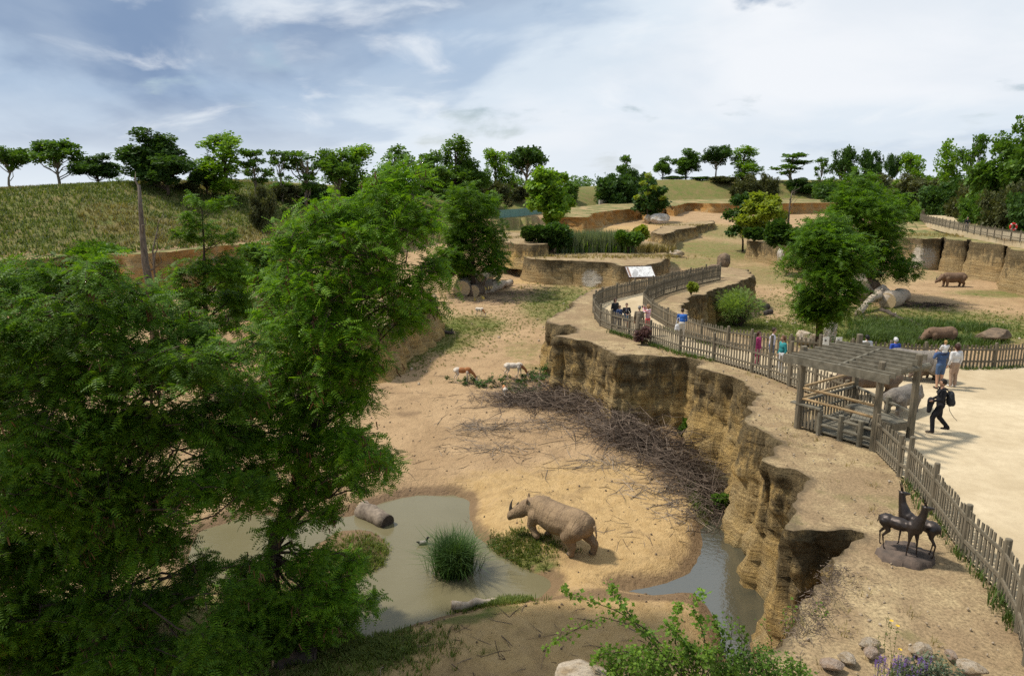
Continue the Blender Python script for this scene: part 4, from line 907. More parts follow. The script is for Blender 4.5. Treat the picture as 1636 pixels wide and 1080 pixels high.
LT = [('umbrella_tree','spreading open crowned tree at the far left end of the embankment','umbrella',18,231,72,93,0,None),
 ('umbrella_tree','pale trunked flat topped tree, second along the left embankment','umbrella',96,220,84,93,1,None),
 ('round_tree','small dark rounded tree, third along the left embankment','round',158,243,66,92,0,None),
 ('round_tree','tallest broad dark tree on the hump of the left embankment','round',246,210,96,90,1,None),
 ('round_tree','dense low dark tree in front of the tallest broad tree on the hump','round',268,236,92,87,2,None),
 ('poplar_tree','light green upright tree on the left embankment','poplar',362,216,92,94,0,None),
 ('airy_tree','feathery tree just behind the light green upright tree','airy',408,236,56,97,0,None),
 ('round_tree','low dark shrubby tree left of the light green upright tree','round',330,258,52,93,0,None),
 ('airy_tree','slim feathery tree midway along the left embankment','airy',448,240,40,100,1,None),
 ('airy_tree','wide feathery dark tree right of the slim feathery one','airy',490,244,80,102,2,None),
 ('umbrella_tree','open tree with a pale stem where the embankment dips','umbrella',540,238,70,108,2,None),
 ('poplar_tree','yellowish green tree above the dip of the embankment','poplar',566,232,76,112,1,None),
 ('round_tree','dark bush on the slope under the yellowish tree','round',572,280,56,110,2,None),
 ('poplar_tree','green tree showing above the top of the leaning locust','poplar',632,236,70,124,2,MIDG),
 ('round_tree','olive green rounded tree left of the bright upright tree','round',688,236,70,132,0,MIDG),
 ('poplar_tree','tall bright upright tree at the centre of the tree line','poplar',728,224,66,138,0,MIDG),
 ('round_tree','low green tree on the right flank of the tall bright tree','round',752,250,60,140,1,MIDG),
 ('poplar_tree','pale yellowish spindly tree left of the dark round crown','poplar',792,238,52,148,1,LIGHTG),
 ('bush_tree','dark olive bush under the pale spindly tree','bush',792,275,56,146,0,None),
 ('umbrella_tree','dark round crowned tree right of centre above the bank','umbrella',842,230,64,165,0,DARKG),
 ('bush_tree','low olive bush below the dark round crowned tree','bush',825,285,50,160,1,None),
 ('bush_tree','green bush between the bright terrace tree and the big evergreen','bush',910,285,46,180,2,MIDG),
 ('bush_tree','large dark evergreen bush at the back of the quarry','bush',975,262,78,185,0,DARKG),
 ('bush_tree','dark evergreen bush adjoining the large one by its right side','bush',1008,258,68,188,1,DARKG),
 ('airy_tree','light sprig of a tree poking above the large evergreen bush','airy',998,246,34,192,0,None),
 ('round_tree','small green tree at the left of the back ridge','round',1058,248,28,235,0,MIDG),
 ('round_tree','rounded tree left of the taller umbrella tree on the back ridge','round',1095,240,44,235,1,MIDG),
 ('umbrella_tree','taller umbrella shaped tree on the back ridge','umbrella',1143,232,50,232,2,DARKG),
 ('poplar_tree','bright green rounded tree on the back ridge','poplar',1185,237,58,228,0,LIGHTG),
 ('bush_tree','golden olive bush on the slope below the bright ridge tree','bush',1190,272,50,215,1,None),
 ('bush_tree','golden olive bush at the right of its twin on the slope','bush',1228,268,42,212,2,None),
 ('airy_tree','wide loose crowned tree right of the bright ridge tree','airy',1262,244,66,228,0,MIDG),
 ('airy_tree','thin airy tree left of the woods','airy',1310,252,24,215,1,None),
 ('umbrella_tree','tall open tree at the left edge of the woods','umbrella',1347,231,48,195,1,DARKG),
 ('umbrella_tree','open tree beside the tall one at the edge of the woods','umbrella',1388,238,36,190,2,DARKG),
 ('bush_tree','dark bush under the open trees at the edge of the woods','bush',1345,275,80,185,0,DARKG),
 ('bush_tree','dark bush filling the wood edge right of the open trees','bush',1405,268,84,175,1,None),
 ('umbrella_tree','small umbrella tree above the dark bushes of the woods','umbrella',1422,242,24,180,0,DARKG),
 ('poplar_tree','light green tree rising from the middle of the woods','poplar',1452,244,50,172,1,LIGHTG),
 ('bush_tree','broad dark bush in the middle of the woods','bush',1465,264,84,158,2,None),
 ('poplar_tree','pale green tree near the right side of the woods','poplar',1508,230,54,160,2,LIGHTG),
 ('airy_tree','feathery tall tree right of the pale green one','airy',1548,218,44,155,2,None),
 ('bush_tree','dark slope bush above the bend of the far path','bush',1520,262,84,142,0,DARKG),
 ('bush_tree','olive slope bush above the far fence','bush',1562,256,88,132,1,None),
 ('round_tree','large dark tree at the right end of the woods','round',1606,204,100,122,0,MIDG),
 ('round_tree','dark tree leaving the frame at the right end of the woods','round',1650,192,100,118,1,MIDG),
 ('bush_tree','grey green bush at the foot of the large right tree','bush',1610,268,90,104,2,None),
 ('bush_tree','green bush on the slope behind the man at the far fence','bush',1560,290,60,118,2,MIDG),
 ('bush_tree','dark bush cut by the right edge of the frame','bush',1652,262,90,98,0,DARKG),
 ('bush_tree','low dark bush at the left foot of the woods','bush',1435,290,70,160,0,DARKG),
 ('bush_tree','small light bush by the bend of the far path','bush',1468,312,24,125,1,LIGHTG),
 ('bush_tree','olive bush on the slope of the left embankment','bush',413,284,46,84,1,None),
 ('bush_tree','dark hedge bush at the left of the back ridge hedge','bush',1075,280,44,232,1,DARKG),
 ('bush_tree','dark hedge bush between the rounded and umbrella trees of the back ridge','bush',1118,281,44,230,2,MIDG),
 ('bush_tree','dark hedge bush under the taller umbrella tree of the back ridge','bush',1155,278,46,226,0,None),
 ('bush_tree','dark hedge bush under the wide loose crowned tree','bush',1285,280,56,222,1,DARKG),
 ('bush_tree','dark hedge bush joining the back ridge hedge to the woods','bush',1320,276,50,212,2,MIDG),
 ('bush_tree','dark hedge bush under the slim feathery tree of the left embankment','bush',450,286,56,101,0,None),
 ('bush_tree','dark hedge bush under the wide feathery tree of the left embankment','bush',500,284,60,104,1,DARKG),
 ('bush_tree','dark hedge bush right of the yellowish green tree','bush',600,278,60,120,2,MIDG),
 ('bush_tree','dark hedge bush below the green tree behind the leaning locust','bush',655,282,56,128,0,None),
 ('bush_tree','dark hedge bush below the tall bright upright tree','bush',720,280,66,140,1,DARKG),
 ('bush_tree','dark hedge bush right of the dark round crowned tree','bush',868,287,44,172,2,MIDG),
 ('bush_tree','dark hedge bush right of the tallest broad tree on the hump','bush',300,285,40,91,0,None)]
for a in LT: line_tree(*a[:9] if False else a[:8], mat=a[8])
def distant_wood():
    rs = np.random.RandomState(4); root = None
    V, Fs, off = [], [], 0
    for k in range(60):
        x = rs.uniform(-330, 420); y = rs.uniform(480, 620)
        if abs(x/y*FPX+818-1100) > 900: continue
        n = 60; r = rs.uniform(4, 7); q = rs.randn(n, 3); q /= np.linalg.norm(q, axis=1)[:, None]
        v, f = leaf_cloud(np.array([x, y, 10.6+r*.7])+q*(r*rs.rand(n)**.4)[:, None]*np.array([1.5, 1, .75]), q+rs.randn(n, 3)*.6, np.full(n, 1.8), BLOB, rs)
        V.append(v); Fs.append(f+off); off += len(v)
    o = link('treeline', mesh_np('treeline', np.concatenate(V), np.concatenate(Fs), MIDG)); tag(o, 'far off woods on the flat horizon', 'woods', kind='stuff')
distant_wood()
# ================================================================== bodies: overlapping volumes fused into one skin
def _sph():
    bm = bmesh.new(); bmesh.ops.create_icosphere(bm, subdivisions=2, radius=1); bm.verts.ensure_lookup_table()
    v = np.array([tuple(x.co) for x in bm.verts]); f = np.array([[x.index for x in q.verts] for q in bm.faces]); bm.free(); return v, f
SPH_V, SPH_F = _sph()
def fuse(name, prims, voxel, mats, smooth=6, fac=0.5):
    """prims: ('c', p0, r0, p1, r1, mat) tapered limbs or ('e', centre, radii, mat[, euler]) ellipsoids"""
    V, Fs, nv = [], [], 0
    def ball(c, r, R=None):
        nonlocal nv
        q = SPH_V*np.array(r)
        if R is not None: q = q @ np.array(R).T
        V.append(q+np.array(c)); Fs.append(SPH_F+nv); nv += len(SPH_V)
    for p in prims:
        if p[0] == 'e': ball(p[1], p[2], Euler(p[4]).to_matrix() if len(p) > 4 else None)
        else:
            a, r0, b, r1 = np.array(p[1], float), p[2], np.array(p[3], float), p[4]; d = b-a; n = min(14, max(2, int(np.linalg.norm(d)/(min(r0, r1)*.45))+1))
            for k in range(n+1): f = k/n; ball(a+d*f, [r0+(r1-r0)*f]*3)
    me = mesh_np(name, np.concatenate(V), np.concatenate(Fs))
    o = bpy.data.objects.new('tmp', me); COL.objects.link(o)
    md = o.modifiers.new('r', 'REMESH'); md.mode = 'VOXEL'; md.voxel_size = voxel
    if smooth: sm = o.modifiers.new('s', 'SMOOTH'); sm.factor = fac; sm.iterations = smooth
    out = bpy.data.meshes.new_from_object(o.evaluated_get(bpy.context.evaluated_depsgraph_get()))
    bpy.data.objects.remove(o); bpy.data.meshes.remove(me); out.name = name
    out.materials.clear()
    for m in mats: out.materials.append(m)
    n = len(out.polygons); C = np.empty(n*3); out.polygons.foreach_get('center', C); C = C.reshape(-1, 3)
    best = np.full(n, 1e9); mi = np.zeros(n, int)
    for p in prims:
        if p[0] == 'e':
            q = (C-np.array(p[1])); 
            if len(p) > 4: q = q @ np.array(Euler(p[4]).to_matrix())
            r = np.array(p[2]); d = (np.linalg.norm(q/r, axis=1)-1)*r.min(); m = p[3]
        else:
            a = np.array(p[1]); b = np.array(p[3]); e = b-a; t = np.clip(((C-a)@e)/max(e@e, 1e-9), 0, 1)
            d = np.linalg.norm(C-a-t[:, None]*e, axis=1)-(p[2]+(p[4]-p[2])*t); m = p[5]
        w = d < best; best = np.where(w, d, best); mi = np.where(w, m, mi)
    out.polygons.foreach_set('material_index', mi.astype(np.int32)); out.polygons.foreach_set('use_smooth', np.ones(n, bool))
    return out
def hide_mat(name, c1, c2, c3, wrinkle=1.0):
    m, nt, N, L, b = new_mat(name); t = NT(nt)
    v = t.coord('Object'); big = t.noise(v, 1.6, 5, .6, .3); fine = t.noise(v, 16, 6, .7); fold = t.noise(t.coord('Object', (3.2, 1.2, .8)), 1.6, 4, .6, .7)
    col = t.mix(t.ramp(big, [(.35, 0.), (.65, 1.)]), c1, c2); col = t.mix(t.math('MULTIPLY', t.ramp(fine, [(.4, 0.), (.75, 1.)]), .55), col, c3)
    L.new(col, b.inputs['Base Color']); b.inputs['Roughness'].default_value = .85
    L.new(t.bump(t.math('ADD', fold, t.math('MULTIPLY', fine, .35)), .55*wrinkle, .06), b.inputs['Normal']); return m
HORN = simple('horn', (.13, .11, .085), (.06, .05, .04), 8, .6)
EYE = simple('eye_dark', (.01, .008, .006), (.01, .008, .006), 3, .2, spec=.5)
RH_NEAR = hide_mat('rhino_hide_dusty', (.34, .235, .135), (.22, .15, .09), (.10, .07, .045), 2.6)
RH_BROWN = hide_mat('rhino_hide_brown', (.20, .125, .075), (.145, .09, .058), (.08, .055, .04), 1.5)
RH_GREY = hide_mat('rhino_stone', (.27, .235, .195), (.17, .15, .13), (.09, .08, .07), 2.2)
RH_TAN = hide_mat('rhino_stone_tan', (.24, .17, .115), (.16, .12, .09), (.08, .06, .05), 2.2)
def rhino_prims(walk=False, low=0.0, yaw=0.0):
    P = []
    st = np.array([(-1.30, 1.10, .36, .33), (-1.05, 1.08, .50, .47), (-.75, 1.04, .545, .53), (-.4, .99, .555, .565), (0, .965, .565, .575), (.35, .985, .565, .55), (.65, 1.04, .55, .48), (.9, 1.10, .48, .38), (1.02, 1.12, .42, .32)])
    for x in np.linspace(-1.28, 1.0, 34):
        z, hh, hw = (np.interp(x, st[:, 0], st[:, k]) for k in (1, 2, 3)); P.append(('e', (x, 0, z), (.17, hw, hh), 0))
    cy, sy = math.cos(yaw), math.sin(yaw)
    def Q(x, y, z):
        f = min(1.0, max(0.0, (x-.9)/.35)); dx, dy = x-.95, y; c, s_ = math.cos(yaw*f), math.sin(yaw*f); return (.95+dx*c-dy*s_, dx*s_+dy*c, z)
    eu = (0, 0, yaw)
    P += [('e', (.70, 0, 1.36), (.40, .21, .23), 0), ('c', (.92, 0, 1.12), .40, Q(1.34, 0, 1.05-low*.5), .30, 0),
          ('c', Q(1.30, 0, 1.03-low*.5), .275, Q(1.58, 0, .90-low), .25, 0), ('c', Q(1.58, 0, .88-low), .24, Q(1.88, 0, .70-low), .175, 0), ('e', Q(1.95, 0, .60-low), (.11, .105, .13), 0, eu), ('e', Q(1.60, 0, .74-low), (.26, .15, .14), 0, eu),
          ('e', Q(1.86, 0, .86-low), (.13, .11, .09), 0, eu), ('e', Q(1.62, 0, 1.02-low), (.15, .13, .09), 0, eu),
          ('c', (-1.56, 0, 1.20), .06, (-1.66, .02, .95), .045, 0), ('c', (-1.66, .02, .95), .045, (-1.63, .03, .66), .03, 0)]
    for s in (-1, 1):
        P.append(('c', Q(1.32, s*.17, 1.22-low*.4), .06, Q(1.29, s*.23, 1.42-low*.4), .04, 0)); P.append(('e', Q(1.29, s*.235, 1.41-low*.4), (.045, .075, .115), 0, eu))
        sh = (.80, s*.30, .92)
        if walk and s == 1: kn, an, ft = (.98, s*.31, .52), (.80, s*.31, .30), (.70, s*.31, .20)
        elif walk: kn, an, ft = (.68, s*.30, .46), (.62, s*.30, .14), (.66, s*.30, .07)
        else: kn, an, ft = (.80, s*.30, .46), (.80, s*.30, .14), (.84, s*.30, .07)
        P += [('c', sh, .27, kn, .155, 0), ('c', kn, .155, an, .115, 0), ('c', an, .12, ft, .135, 0), ('e', (ft[0]+.03, ft[1], max(ft[2]-.0, .065)), (.155, .14, .07), 1)]
        hx = (-.25 if (walk and s == -1) else (.22 if walk else 0))
        k2, hk, f2 = (-.78+hx*.5, s*.33, .66), (-1.12+hx, s*.31, .40), (-1.06+hx, s*.31, .07)
        P += [('c', (-.98, s*.27, .98), .37, k2, .25, 0), ('c', k2, .24, hk, .135, 0), ('c', hk, .135, f2, .12, 0), ('e', (f2[0]+.04, f2[1], .065), (.155, .14, .07), 1)]
    return P
RHM = {}
def rhino(name, label, cat, p, heading, scale, hide, walk=False, low=0.0, group=None, yaw=0.0):
    key = (walk, low, hide.name, yaw)
    if key not in RHM: RHM[key] = fuse('rhino_body', rhino_prims(walk, low, yaw), .034 if walk else .044, [hide, simple('hoof_'+hide.name, (.10, .075, .055), (.06, .05, .04), 6)], 7)
    root = thing(name, label, cat, p, heading, group); root.scale = (scale,)*3
    link('body', RHM[key], root)
    hm = HORN if 'stone' not in hide.name else hide
    Rz = Matrix.Translation((.95, 0, 0)) @ Matrix.Rotation(yaw, 4, 'Z') @ Matrix.Translation((-.95, 0, 0))
    for (bx, bz, ln, r) in ((1.90, .86, .50, .085), (1.66, 1.04, .24, .07)):
        pts = [Rz @ Vector((bx+.03*k-.012*k*k, 0, bz-low-.04+ln*(k/4))) for k in range(5)]
        MB().tube(pts, [r, r*.72, r*.5, r*.28, r*.04], 9).build('horn', hm, root, True)
    for s in (-1, 1):
        b = MB(); b.tube([Rz @ Vector((1.60, s*.19, .93-low)), Rz @ Vector((1.60, s*.228, .935-low))], [.03, .018], 8); b.build('eye', EYE, root, True)
    return root
g = GG(891, 870)
rhino('black_rhinoceros', 'dusty brown rhinoceros walking on the yellow sand beside the pond', 'rhinoceros', on(g.x, g.y)+Vector((0, 0, .0)), math.radians(137), 0.90, RH_NEAR, True, -.04, yaw=math.radians(34))
g = GG(1521, 458); rhino('black_rhinoceros', 'brown rhinoceros standing under the cut wall of the right enclosure', 'rhinoceros', g, math.radians(184), .95, RH_BROWN, False, .10)
g = GG(1500, 549); rhino('black_rhinoceros', 'dark brown rhinoceros grazing in tall grass behind the plaza fence', 'rhinoceros', g+Vector((0, 0, -.12)), math.radians(190), .84, RH_BROWN, False, .30)
SG = 'rhinoceros sculptures on the plaza'
rhino('rhino_sculpture', 'grey rhinoceros sculpture turning its rump to the pergola, ears raised', 'sculpture', G(1441, 660, ZP), math.radians(34), .62, RH_GREY, False, .0, SG)
rhino('rhino_sculpture', 'brown rhinoceros sculpture facing left behind the pergola posts', 'sculpture', G(1388, 634, ZP), math.radians(186), .80, RH_TAN, False, .06, SG)
rhino('rhino_sculpture', 'large grey rhinoceros sculpture whose back shows above the pergola roof', 'sculpture', G(1458, 607, ZP), math.radians(160), .80, RH_GREY, False, .08, SG)
rhino('rhino_sculpture', 'small rhinoceros calf sculpture beside the family on the plaza', 'sculpture', G(1474, 607, ZP), math.radians(205), .42, RH_TAN, False, .06, SG)

# ------------------------------------------------------------------ antelopes
def antelope(name, label, p, heading, scale, mats, graze=True, horns=True, group=None, cat='antelope', turn=0.0, slim=1.0, neck_up=None):
    """mats: [body, neck, legs/head]"""
    P = [('e', (-.38, 0, .80), (.24, .155*slim, .19), 2), ('e', (-.10, 0, .80), (.34, .155*slim, .185), 0), ('e', (.26, 0, .82), (.24, .14*slim, .20), 0)]
    if graze: n1, hd, nz = Vector((.62, 0, .60)), Vector((.74, 0, .36)), Vector((.80, 0, .16))
    else: n1, hd, nz = Vector((.44, 0, 1.18)), Vector((.48, 0, 1.44)), Vector((.48+.24*math.cos(turn), .24*math.sin(turn), 1.41))
    nk = 1.0 if graze else 1.35
    P += [('c', (.32, 0, .86), .13*nk, n1, .075*nk, 1), ('c', n1, .075*nk, hd, .062*nk, 1), ('c', hd, .068, hd.lerp(nz, .5), .055, 3), ('c', hd.lerp(nz, .5), .052, nz, .03, 3)]
    dr = (nz-hd).normalized(); sd = Vector((-dr.y, dr.x, 0)).normalized() if abs(dr.z) < .95 else Vector((0, 1, 0))
    if graze: sd = Vector((0, 1, 0))
    back = Vector((.06, 0, .03)) if graze else -dr*.05+Vector((0, 0, .05))
    for s in (-1, 1): P.append(('c', hd+sd*s*.04+back*.5, .022, hd+sd*s*.13+back*1.2, .012, 3))
    rs = random.Random(int(p[0]*100))
    for s in (-1, 1):
        d = .07*s
        P += [('c', (.28+d*.5, s*.09, .74), .085, (.29+d, s*.085, .42), .033, 2), ('c', (.29+d, s*.085, .42), .033, (.28+d*1.4, s*.085, .05), .022, 2), ('e', (.30+d*1.4, s*.085, .03), (.04, .025, .03), 2),
              ('c', (-.44, s*.09, .78), .125, (-.37-d, s*.09, .56), .06, 2), ('c', (-.37-d, s*.09, .56), .055, (-.50-d, s*.09, .38), .033, 2), ('c', (-.50-d, s*.09, .38), .03, (-.46-d*1.2, s*.09, .05), .021, 2), ('e', (-.44-d*1.2, s*.09, .03), (.04, .025, .03), 2)]
    P.append(('c', (-.60, 0, .86), .025, (-.64, 0, .64), .014, 2))
    root = thing(name, label, cat, p, heading, group); root.scale = (scale,)*3
    link('body', fuse('antelope_body', P, .02, mats, 4, .5), root)
    if horns:
        for s in (-1, 1):
            b0 = hd+sd*s*.03+(Vector((.02, 0, .05)) if graze else Vector((0, 0, .06)))
            dv = Vector((.22, 0, .12)) if graze else Vector((-.10*math.cos(turn), -.10*math.sin(turn), .30))
            MB().tube([b0, b0+dv*.5+Vector((0, 0, .02)), b0+dv], [.018, .013, .004], 6).build('horn', HORN if cat == 'antelope' else mats[0], root, True)
    return root
GW, GR = simple('gazelle_white', (.62, .55, .46), (.52, .44, .35), 4), simple('gazelle_rufous', (.34, .14, .05), (.27, .11, .04), 5)
g = GG(741, 613); antelope('gazelle', 'white and rufous gazelle bending to the leaves at the left of the group', g, math.radians(-8), .92, [GR, GR, GW, GW])
g = GG(822, 606); antelope('gazelle', 'white gazelle with rufous neck feeding beside the cliff', g, math.radians(-5), .95, [GW, GR, GW, GW])
GF = simple('fawn_tan', (.44, .20, .08), (.36, .16, .07), 5)
g = GG(806, 635); antelope('gazelle', 'small tan fawn seen from behind near the brush pile', g, math.radians(100), .62, [GF, GF, GW, GF], horns=False)
g = GG(767, 506); antelope('gazelle', 'lone pale gazelle far off on the green patch below the log pile', g, math.radians(-40), .75, [GW, GR, GW, GW])
BRZ = simple('bronze', (.055, .042, .035), (.028, .022, .02), 6, .42, .25, spec=.5, metal=.55)
def bronze():
    c = G(1447, 886, ZP); root = thing('antelope_sculpture', 'dark bronze sculpture of two slender long necked antelopes on a flat rock base', 'sculpture', c)
    rs = np.random.RandomState(8); n = 36; V = []; 
    for k in range(n):
        a = 2*math.pi*k/n; r = 1+.07*rs.randn(); V.append((math.cos(a)*.58*r, math.sin(a)*.46*r, -.12))
    V2 = [(x*.93, y*.93, .075+.02*rs.randn()) for x, y, z in V]; b = MB(); b.add(V+V2+[(0, 0, .085)], [(k, (k+1) % n, n+(k+1) % n, n+k) for k in range(n)]+[(n+k, n+(k+1) % n, 2*n) for k in range(n)])
    b.build('rock_base', simple('statue_base', (.15, .11, .085), (.075, .06, .05), 6, .9, .8, bdist=.03), root, True)
    for (dx, dy, hd, tn) in ((-.16, -.04, -48, math.radians(55)), (.20, .08, 122, math.radians(-115))):
        t = antelope('antelope', None, Vector((0, 0, 0)), 0, 1, [BRZ]*4, False, True, cat='tmp', turn=tn, slim=1.25)
        part = None
        for ch in list(t.children):
            me = ch.data; me.transform(Matrix.Translation((dx, dy, .07)) @ Matrix.Rotation(math.radians(hd), 4, 'Z') @ Matrix.Scale(.78, 4))
            if ch.name.startswith('body'): part = link('antelope_figure', me, root)
        for ch in list(t.children):
            if ch.name.startswith('horn'): link('horn', ch.data, part)
            bpy.data.objects.remove(ch)
        bpy.data.objects.remove(t)
bronze()
def duck():
    g = G(676, 869, 0.0); P = [('e', (0, 0, .07), (.20, .10, .085), 0), ('c', (-.16, 0, .10), .05, (-.26, 0, .15), .015, 1), ('c', (.14, 0, .12), .045, (.17, 0, .22), .038, 1), ('e', (.19, 0, .24), (.055, .042, .045), 1), ('c', (.23, 0, .235), .02, (.30, 0, .225), .012, 1)]
    tag(link('duck', fuse('duck', P, .012, [simple('duck_pale', (.30, .27, .23), (.18, .16, .14), 10), simple('duck_dark', (.04, .04, .035))], 2), None, g, (0, 0, math.radians(20)), .85), 'small grey duck swimming in the middle of the muddy pond', 'duck')
duck()

# ------------------------------------------------------------------ people
SKIN = simple('skin', (.46, .27, .18), (.40, .23, .15), 5, .6)
def cloth(name, col): return simple('cloth_'+name, col, tuple(c*.72 for c in col), 5, .85, .35, bdist=.02)
def stripe_mat():
    m, nt, N, L, b = new_mat('striped_cloth'); t = NT(nt); w = N.new('ShaderNodeTexWave'); w.bands_direction = 'Z'; w.inputs['Scale'].default_value = 3.0
    L.new(t.coord('Object'), w.inputs[0]); L.new(t.mix(t.ramp(w.outputs[1], [(.45, 0.), (.55, 1.)]), (.75, .72, .70), (.55, .05, .12)), b.inputs['Base Color']); b.inputs['Roughness'].default_value = .85; return m
def person(label, p, heading, h, top, legs, shoe, hair, hairlen=0, sleeve='long', short=False, J=None, sit=False, coat=None, lean=0.0, dress=False, cap=None):
    J = J or {}; s = h/1.75
    def j(k, d): return Vector(J.get(k, d))
    # materials: 0 skin, 1 top, 2 legs, 3 shoes
    P = []; ln = lean
    def T(v): v = Vector(v); return Vector((v.x+max(0, v.z-.95)*ln, v.y, v.z-max(0, v.z-.95)*ln*ln*.35))
    P += [('e', T((0, 0, .96)), (.13, .178, .13), 2), ('e', T((.01, 0, 1.10)), (.135, .172, .18), 1), ('e', T((0, 0, 1.28)), (.14, .188, .175), 1), ('c', T((-.01, -.155, 1.40)), .066, T((-.01, .155, 1.40)), .066, 1),
          ('c', T((0, 0, 1.42)), .058, T((.015, 0, 1.54)), .05, 0), ('e', T((.02, 0, 1.635)), (.094, .076, .115), 0), ('e', T((.055, 0, 1.585)), (.05, .05, .055), 0), ('e', T((.118, 0, 1.625)), (.02, .014, .024), 0),
          ('e', T((.01, .078, 1.63)), (.018, .012, .028), 0), ('e', T((.01, -.078, 1.63)), (.018, .012, .028), 0)]
    for q, sg in (('l', 1), ('r', -1)):
        hip = Vector((0, sg*.09, .93)); kn = j(q+'k', (.02, sg*.095, .50)); an = j(q+'a', (-.02, sg*.095, .09))
        lg = 0.0 if short else .016
        P += [('c', hip, .108, hip.lerp(kn, .75), .080+lg, 2), ('c', hip.lerp(kn, .75), .074+lg, kn, .064+lg, 0 if short else 2), ('c', kn, .062+lg, an, .044+lg*1.3, 0 if short else 2)]
        fd = (an-kn).normalized(); tip = Vector((.17, 0, -.05)) if fd.z < -.75 else Vector((.12, 0, -.10))
        P += [('c', an+Vector((-.03, 0, -.045)), .043, an+tip, .034, 3)]
        shd = T((-.01, sg*.20, 1.40)); el = j(q+'e', T((-.03, sg*.25, 1.12))); wr = j(q+'w', T((.06, sg*.25, .88)))
        P += [('c', shd, .070, el, .055, 1), ('c', el, .052, el.lerp(wr, .85), .042, 1 if sleeve == 'long' else 0), ('c', el.lerp(wr, .85), .03, wr, .028, 0)]
        d = (wr-el).normalized(); sx = d.cross(Vector((0, 0, 1))); sx = sx.normalized() if sx.length > .1 else Vector((1, 0, 0)); pm = wr+d*.05
        P.append(('e', pm, (.034, .03, .045), 0))
        for k, (off, L2) in enumerate(((-.033, .060), (-.011, .075), (.011, .07), (.031, .052))): P.append(('c', pm+sx*off+d*.03, .0125, pm+sx*off*1.25+d*(.03+L2)+Vector((.012, 0, -.006)), .0105, 0))
        P.append(('c', pm-sx*.03, .014, pm-sx*.065+d*.035, .011, 0))
    if dress: P += [('c', (0, 0, .95), .17, (0, 0, .60), .20, 1)]
    if coat: P += [('c', T((-.01, 0, 1.15)), .165, (-.02, 0, .55), .195, 1)]
    root = thing('person', label, 'person', p, heading, 'visitors'); root.scale = (s,)*3
    body = link('body', fuse('person_body', P, .0225, [SKIN, top, legs, shoe], 3, .5), root)
    # hair cap, open at the face
    hm = simple('hair_%.2f_%.2f' % hair[:2], hair, tuple(c*.6 for c in hair), 20, .6)
    bm = bmesh.new(); c = T((.005, 0, 1.655)); bmesh.ops.create_uvsphere(bm, u_segments=18, v_segments=12, radius=1, matrix=Matrix.Translation(c) @ Matrix.Diagonal((.108, .092, .112, 1)))
    kill = [v for v in bm.verts if (v.co.x-c.x > .045 and v.co.z-c.z < .035) or (v.co.z-c.z < -.03-.05*(hairlen > 0) and v.co.x-c.x > -.01)]
    bmesh.ops.delete(bm, geom=kill, context='VERTS')
    if hairlen: bmesh.ops.create_uvsphere(bm, u_segments=14, v_segments=10, radius=1, matrix=Matrix.Translation(c+Vector((-.06, 0, -.09*hairlen))) @ Matrix.Diagonal((.07, .095, .09+.06*hairlen, 1)))
    me = bpy.data.meshes.new('hair'); bm.to_mesh(me); bm.free(); me.materials.append(hm); me.polygons.foreach_set('use_smooth', np.ones(len(me.polygons), bool))
    link('hair', me, root)
    for sg in (-1, 1): b = MB(); b.tube([T((.098, sg*.033, 1.645)), T((.108, sg*.033, 1.645))], [.012, .008], 6); b.build('eye', EYE, root)
    return root
BLK, NAVY = cloth('black', (.018, .018, .022)), cloth('navy', (.03, .045, .10)); DENIM = cloth('denim', (.06, .10, .19)); WHT = cloth('white', (.70, .69, .68)); SHOE = cloth('shoe', (.05, .04, .035)); BRN = (.05, .03, .018)
pp = lambda x, y: G(x, y, ZP+.012)
R = math.radians
person('woman in black cardigan and white top walking with a child on the path bend', pp(982, 521), R(-60), 1.56, cloth('cardigan', (.025, .025, .028)), NAVY, SHOE, BRN, 1)
person('child in denim blue jacket beside the woman in black cardigan', pp(989, 525), R(-55), 1.27, cloth('jacket_blue', (.07, .11, .22)), NAVY, SHOE, (.10, .06, .03), 0)
boy = person('boy in black numbered hoodie and bright blue shorts on the path bend', pp(1000, 526), R(-85), 1.42, BLK, cloth('shorts_blue', (.02, .20, .42)), SHOE, BRN, 0, short=True, J={'le': (.05, .26, 1.14), 'lw': (.22, .12, 1.06), 're': (.05, -.26, 1.14), 'rw': (.22, -.10, 1.06)})
b = MB()
for (y0, segs) in ((.06, ((0, .12, .05, .018), (.025, .06, .018, .12))), (-.045, ((0, .12, .055, .016), (0, .06, .05, .016), (0, 0, .055, .016), (-.022, .06, .016, .12)))):
    for yy, zz, w, hh in segs: b.box((.150, -(-y0-yy), 1.22+zz), (.012, w, hh))
b.build('number', simple('print_white', (.7, .7, .7)), boy)
person('man in long khaki grey coat seen from behind at the cliff side fence', pp(1020, 539), R(70), 1.62, cloth('khaki', (.22, .18, .125)), cloth('khaki_trousers', (.16, .13, .10)), SHOE, (.22, .21, .20), 0, coat=True)
person('woman in pink and white striped top and coral trousers taking a picture', pp(1034, 536), R(140), 1.62, stripe_mat(), cloth('coral', (.62, .09, .10)), SHOE, (.34, .20, .09), .4, J={'le': (.16, .22, 1.30), 'lw': (.26, .06, 1.56), 're': (.16, -.22, 1.30), 'rw': (.26, -.06, 1.56)})
cm = thing('camera_device', 'small dark camera held up by the woman in the striped top', 'camera', pp(1034, 536), R(140)); MB().box((.33*.925, 0, 1.60*.925), (.06, .13, .08)).build('body', BLK, cm); MB().tube([(.335*.925, 0, 1.60*.925), (.42*.925, 0, 1.60*.925)], .03, 10).build('lens', BLK, cm)
TRI = cloth('blue_shirt', (.03, .12, .42))
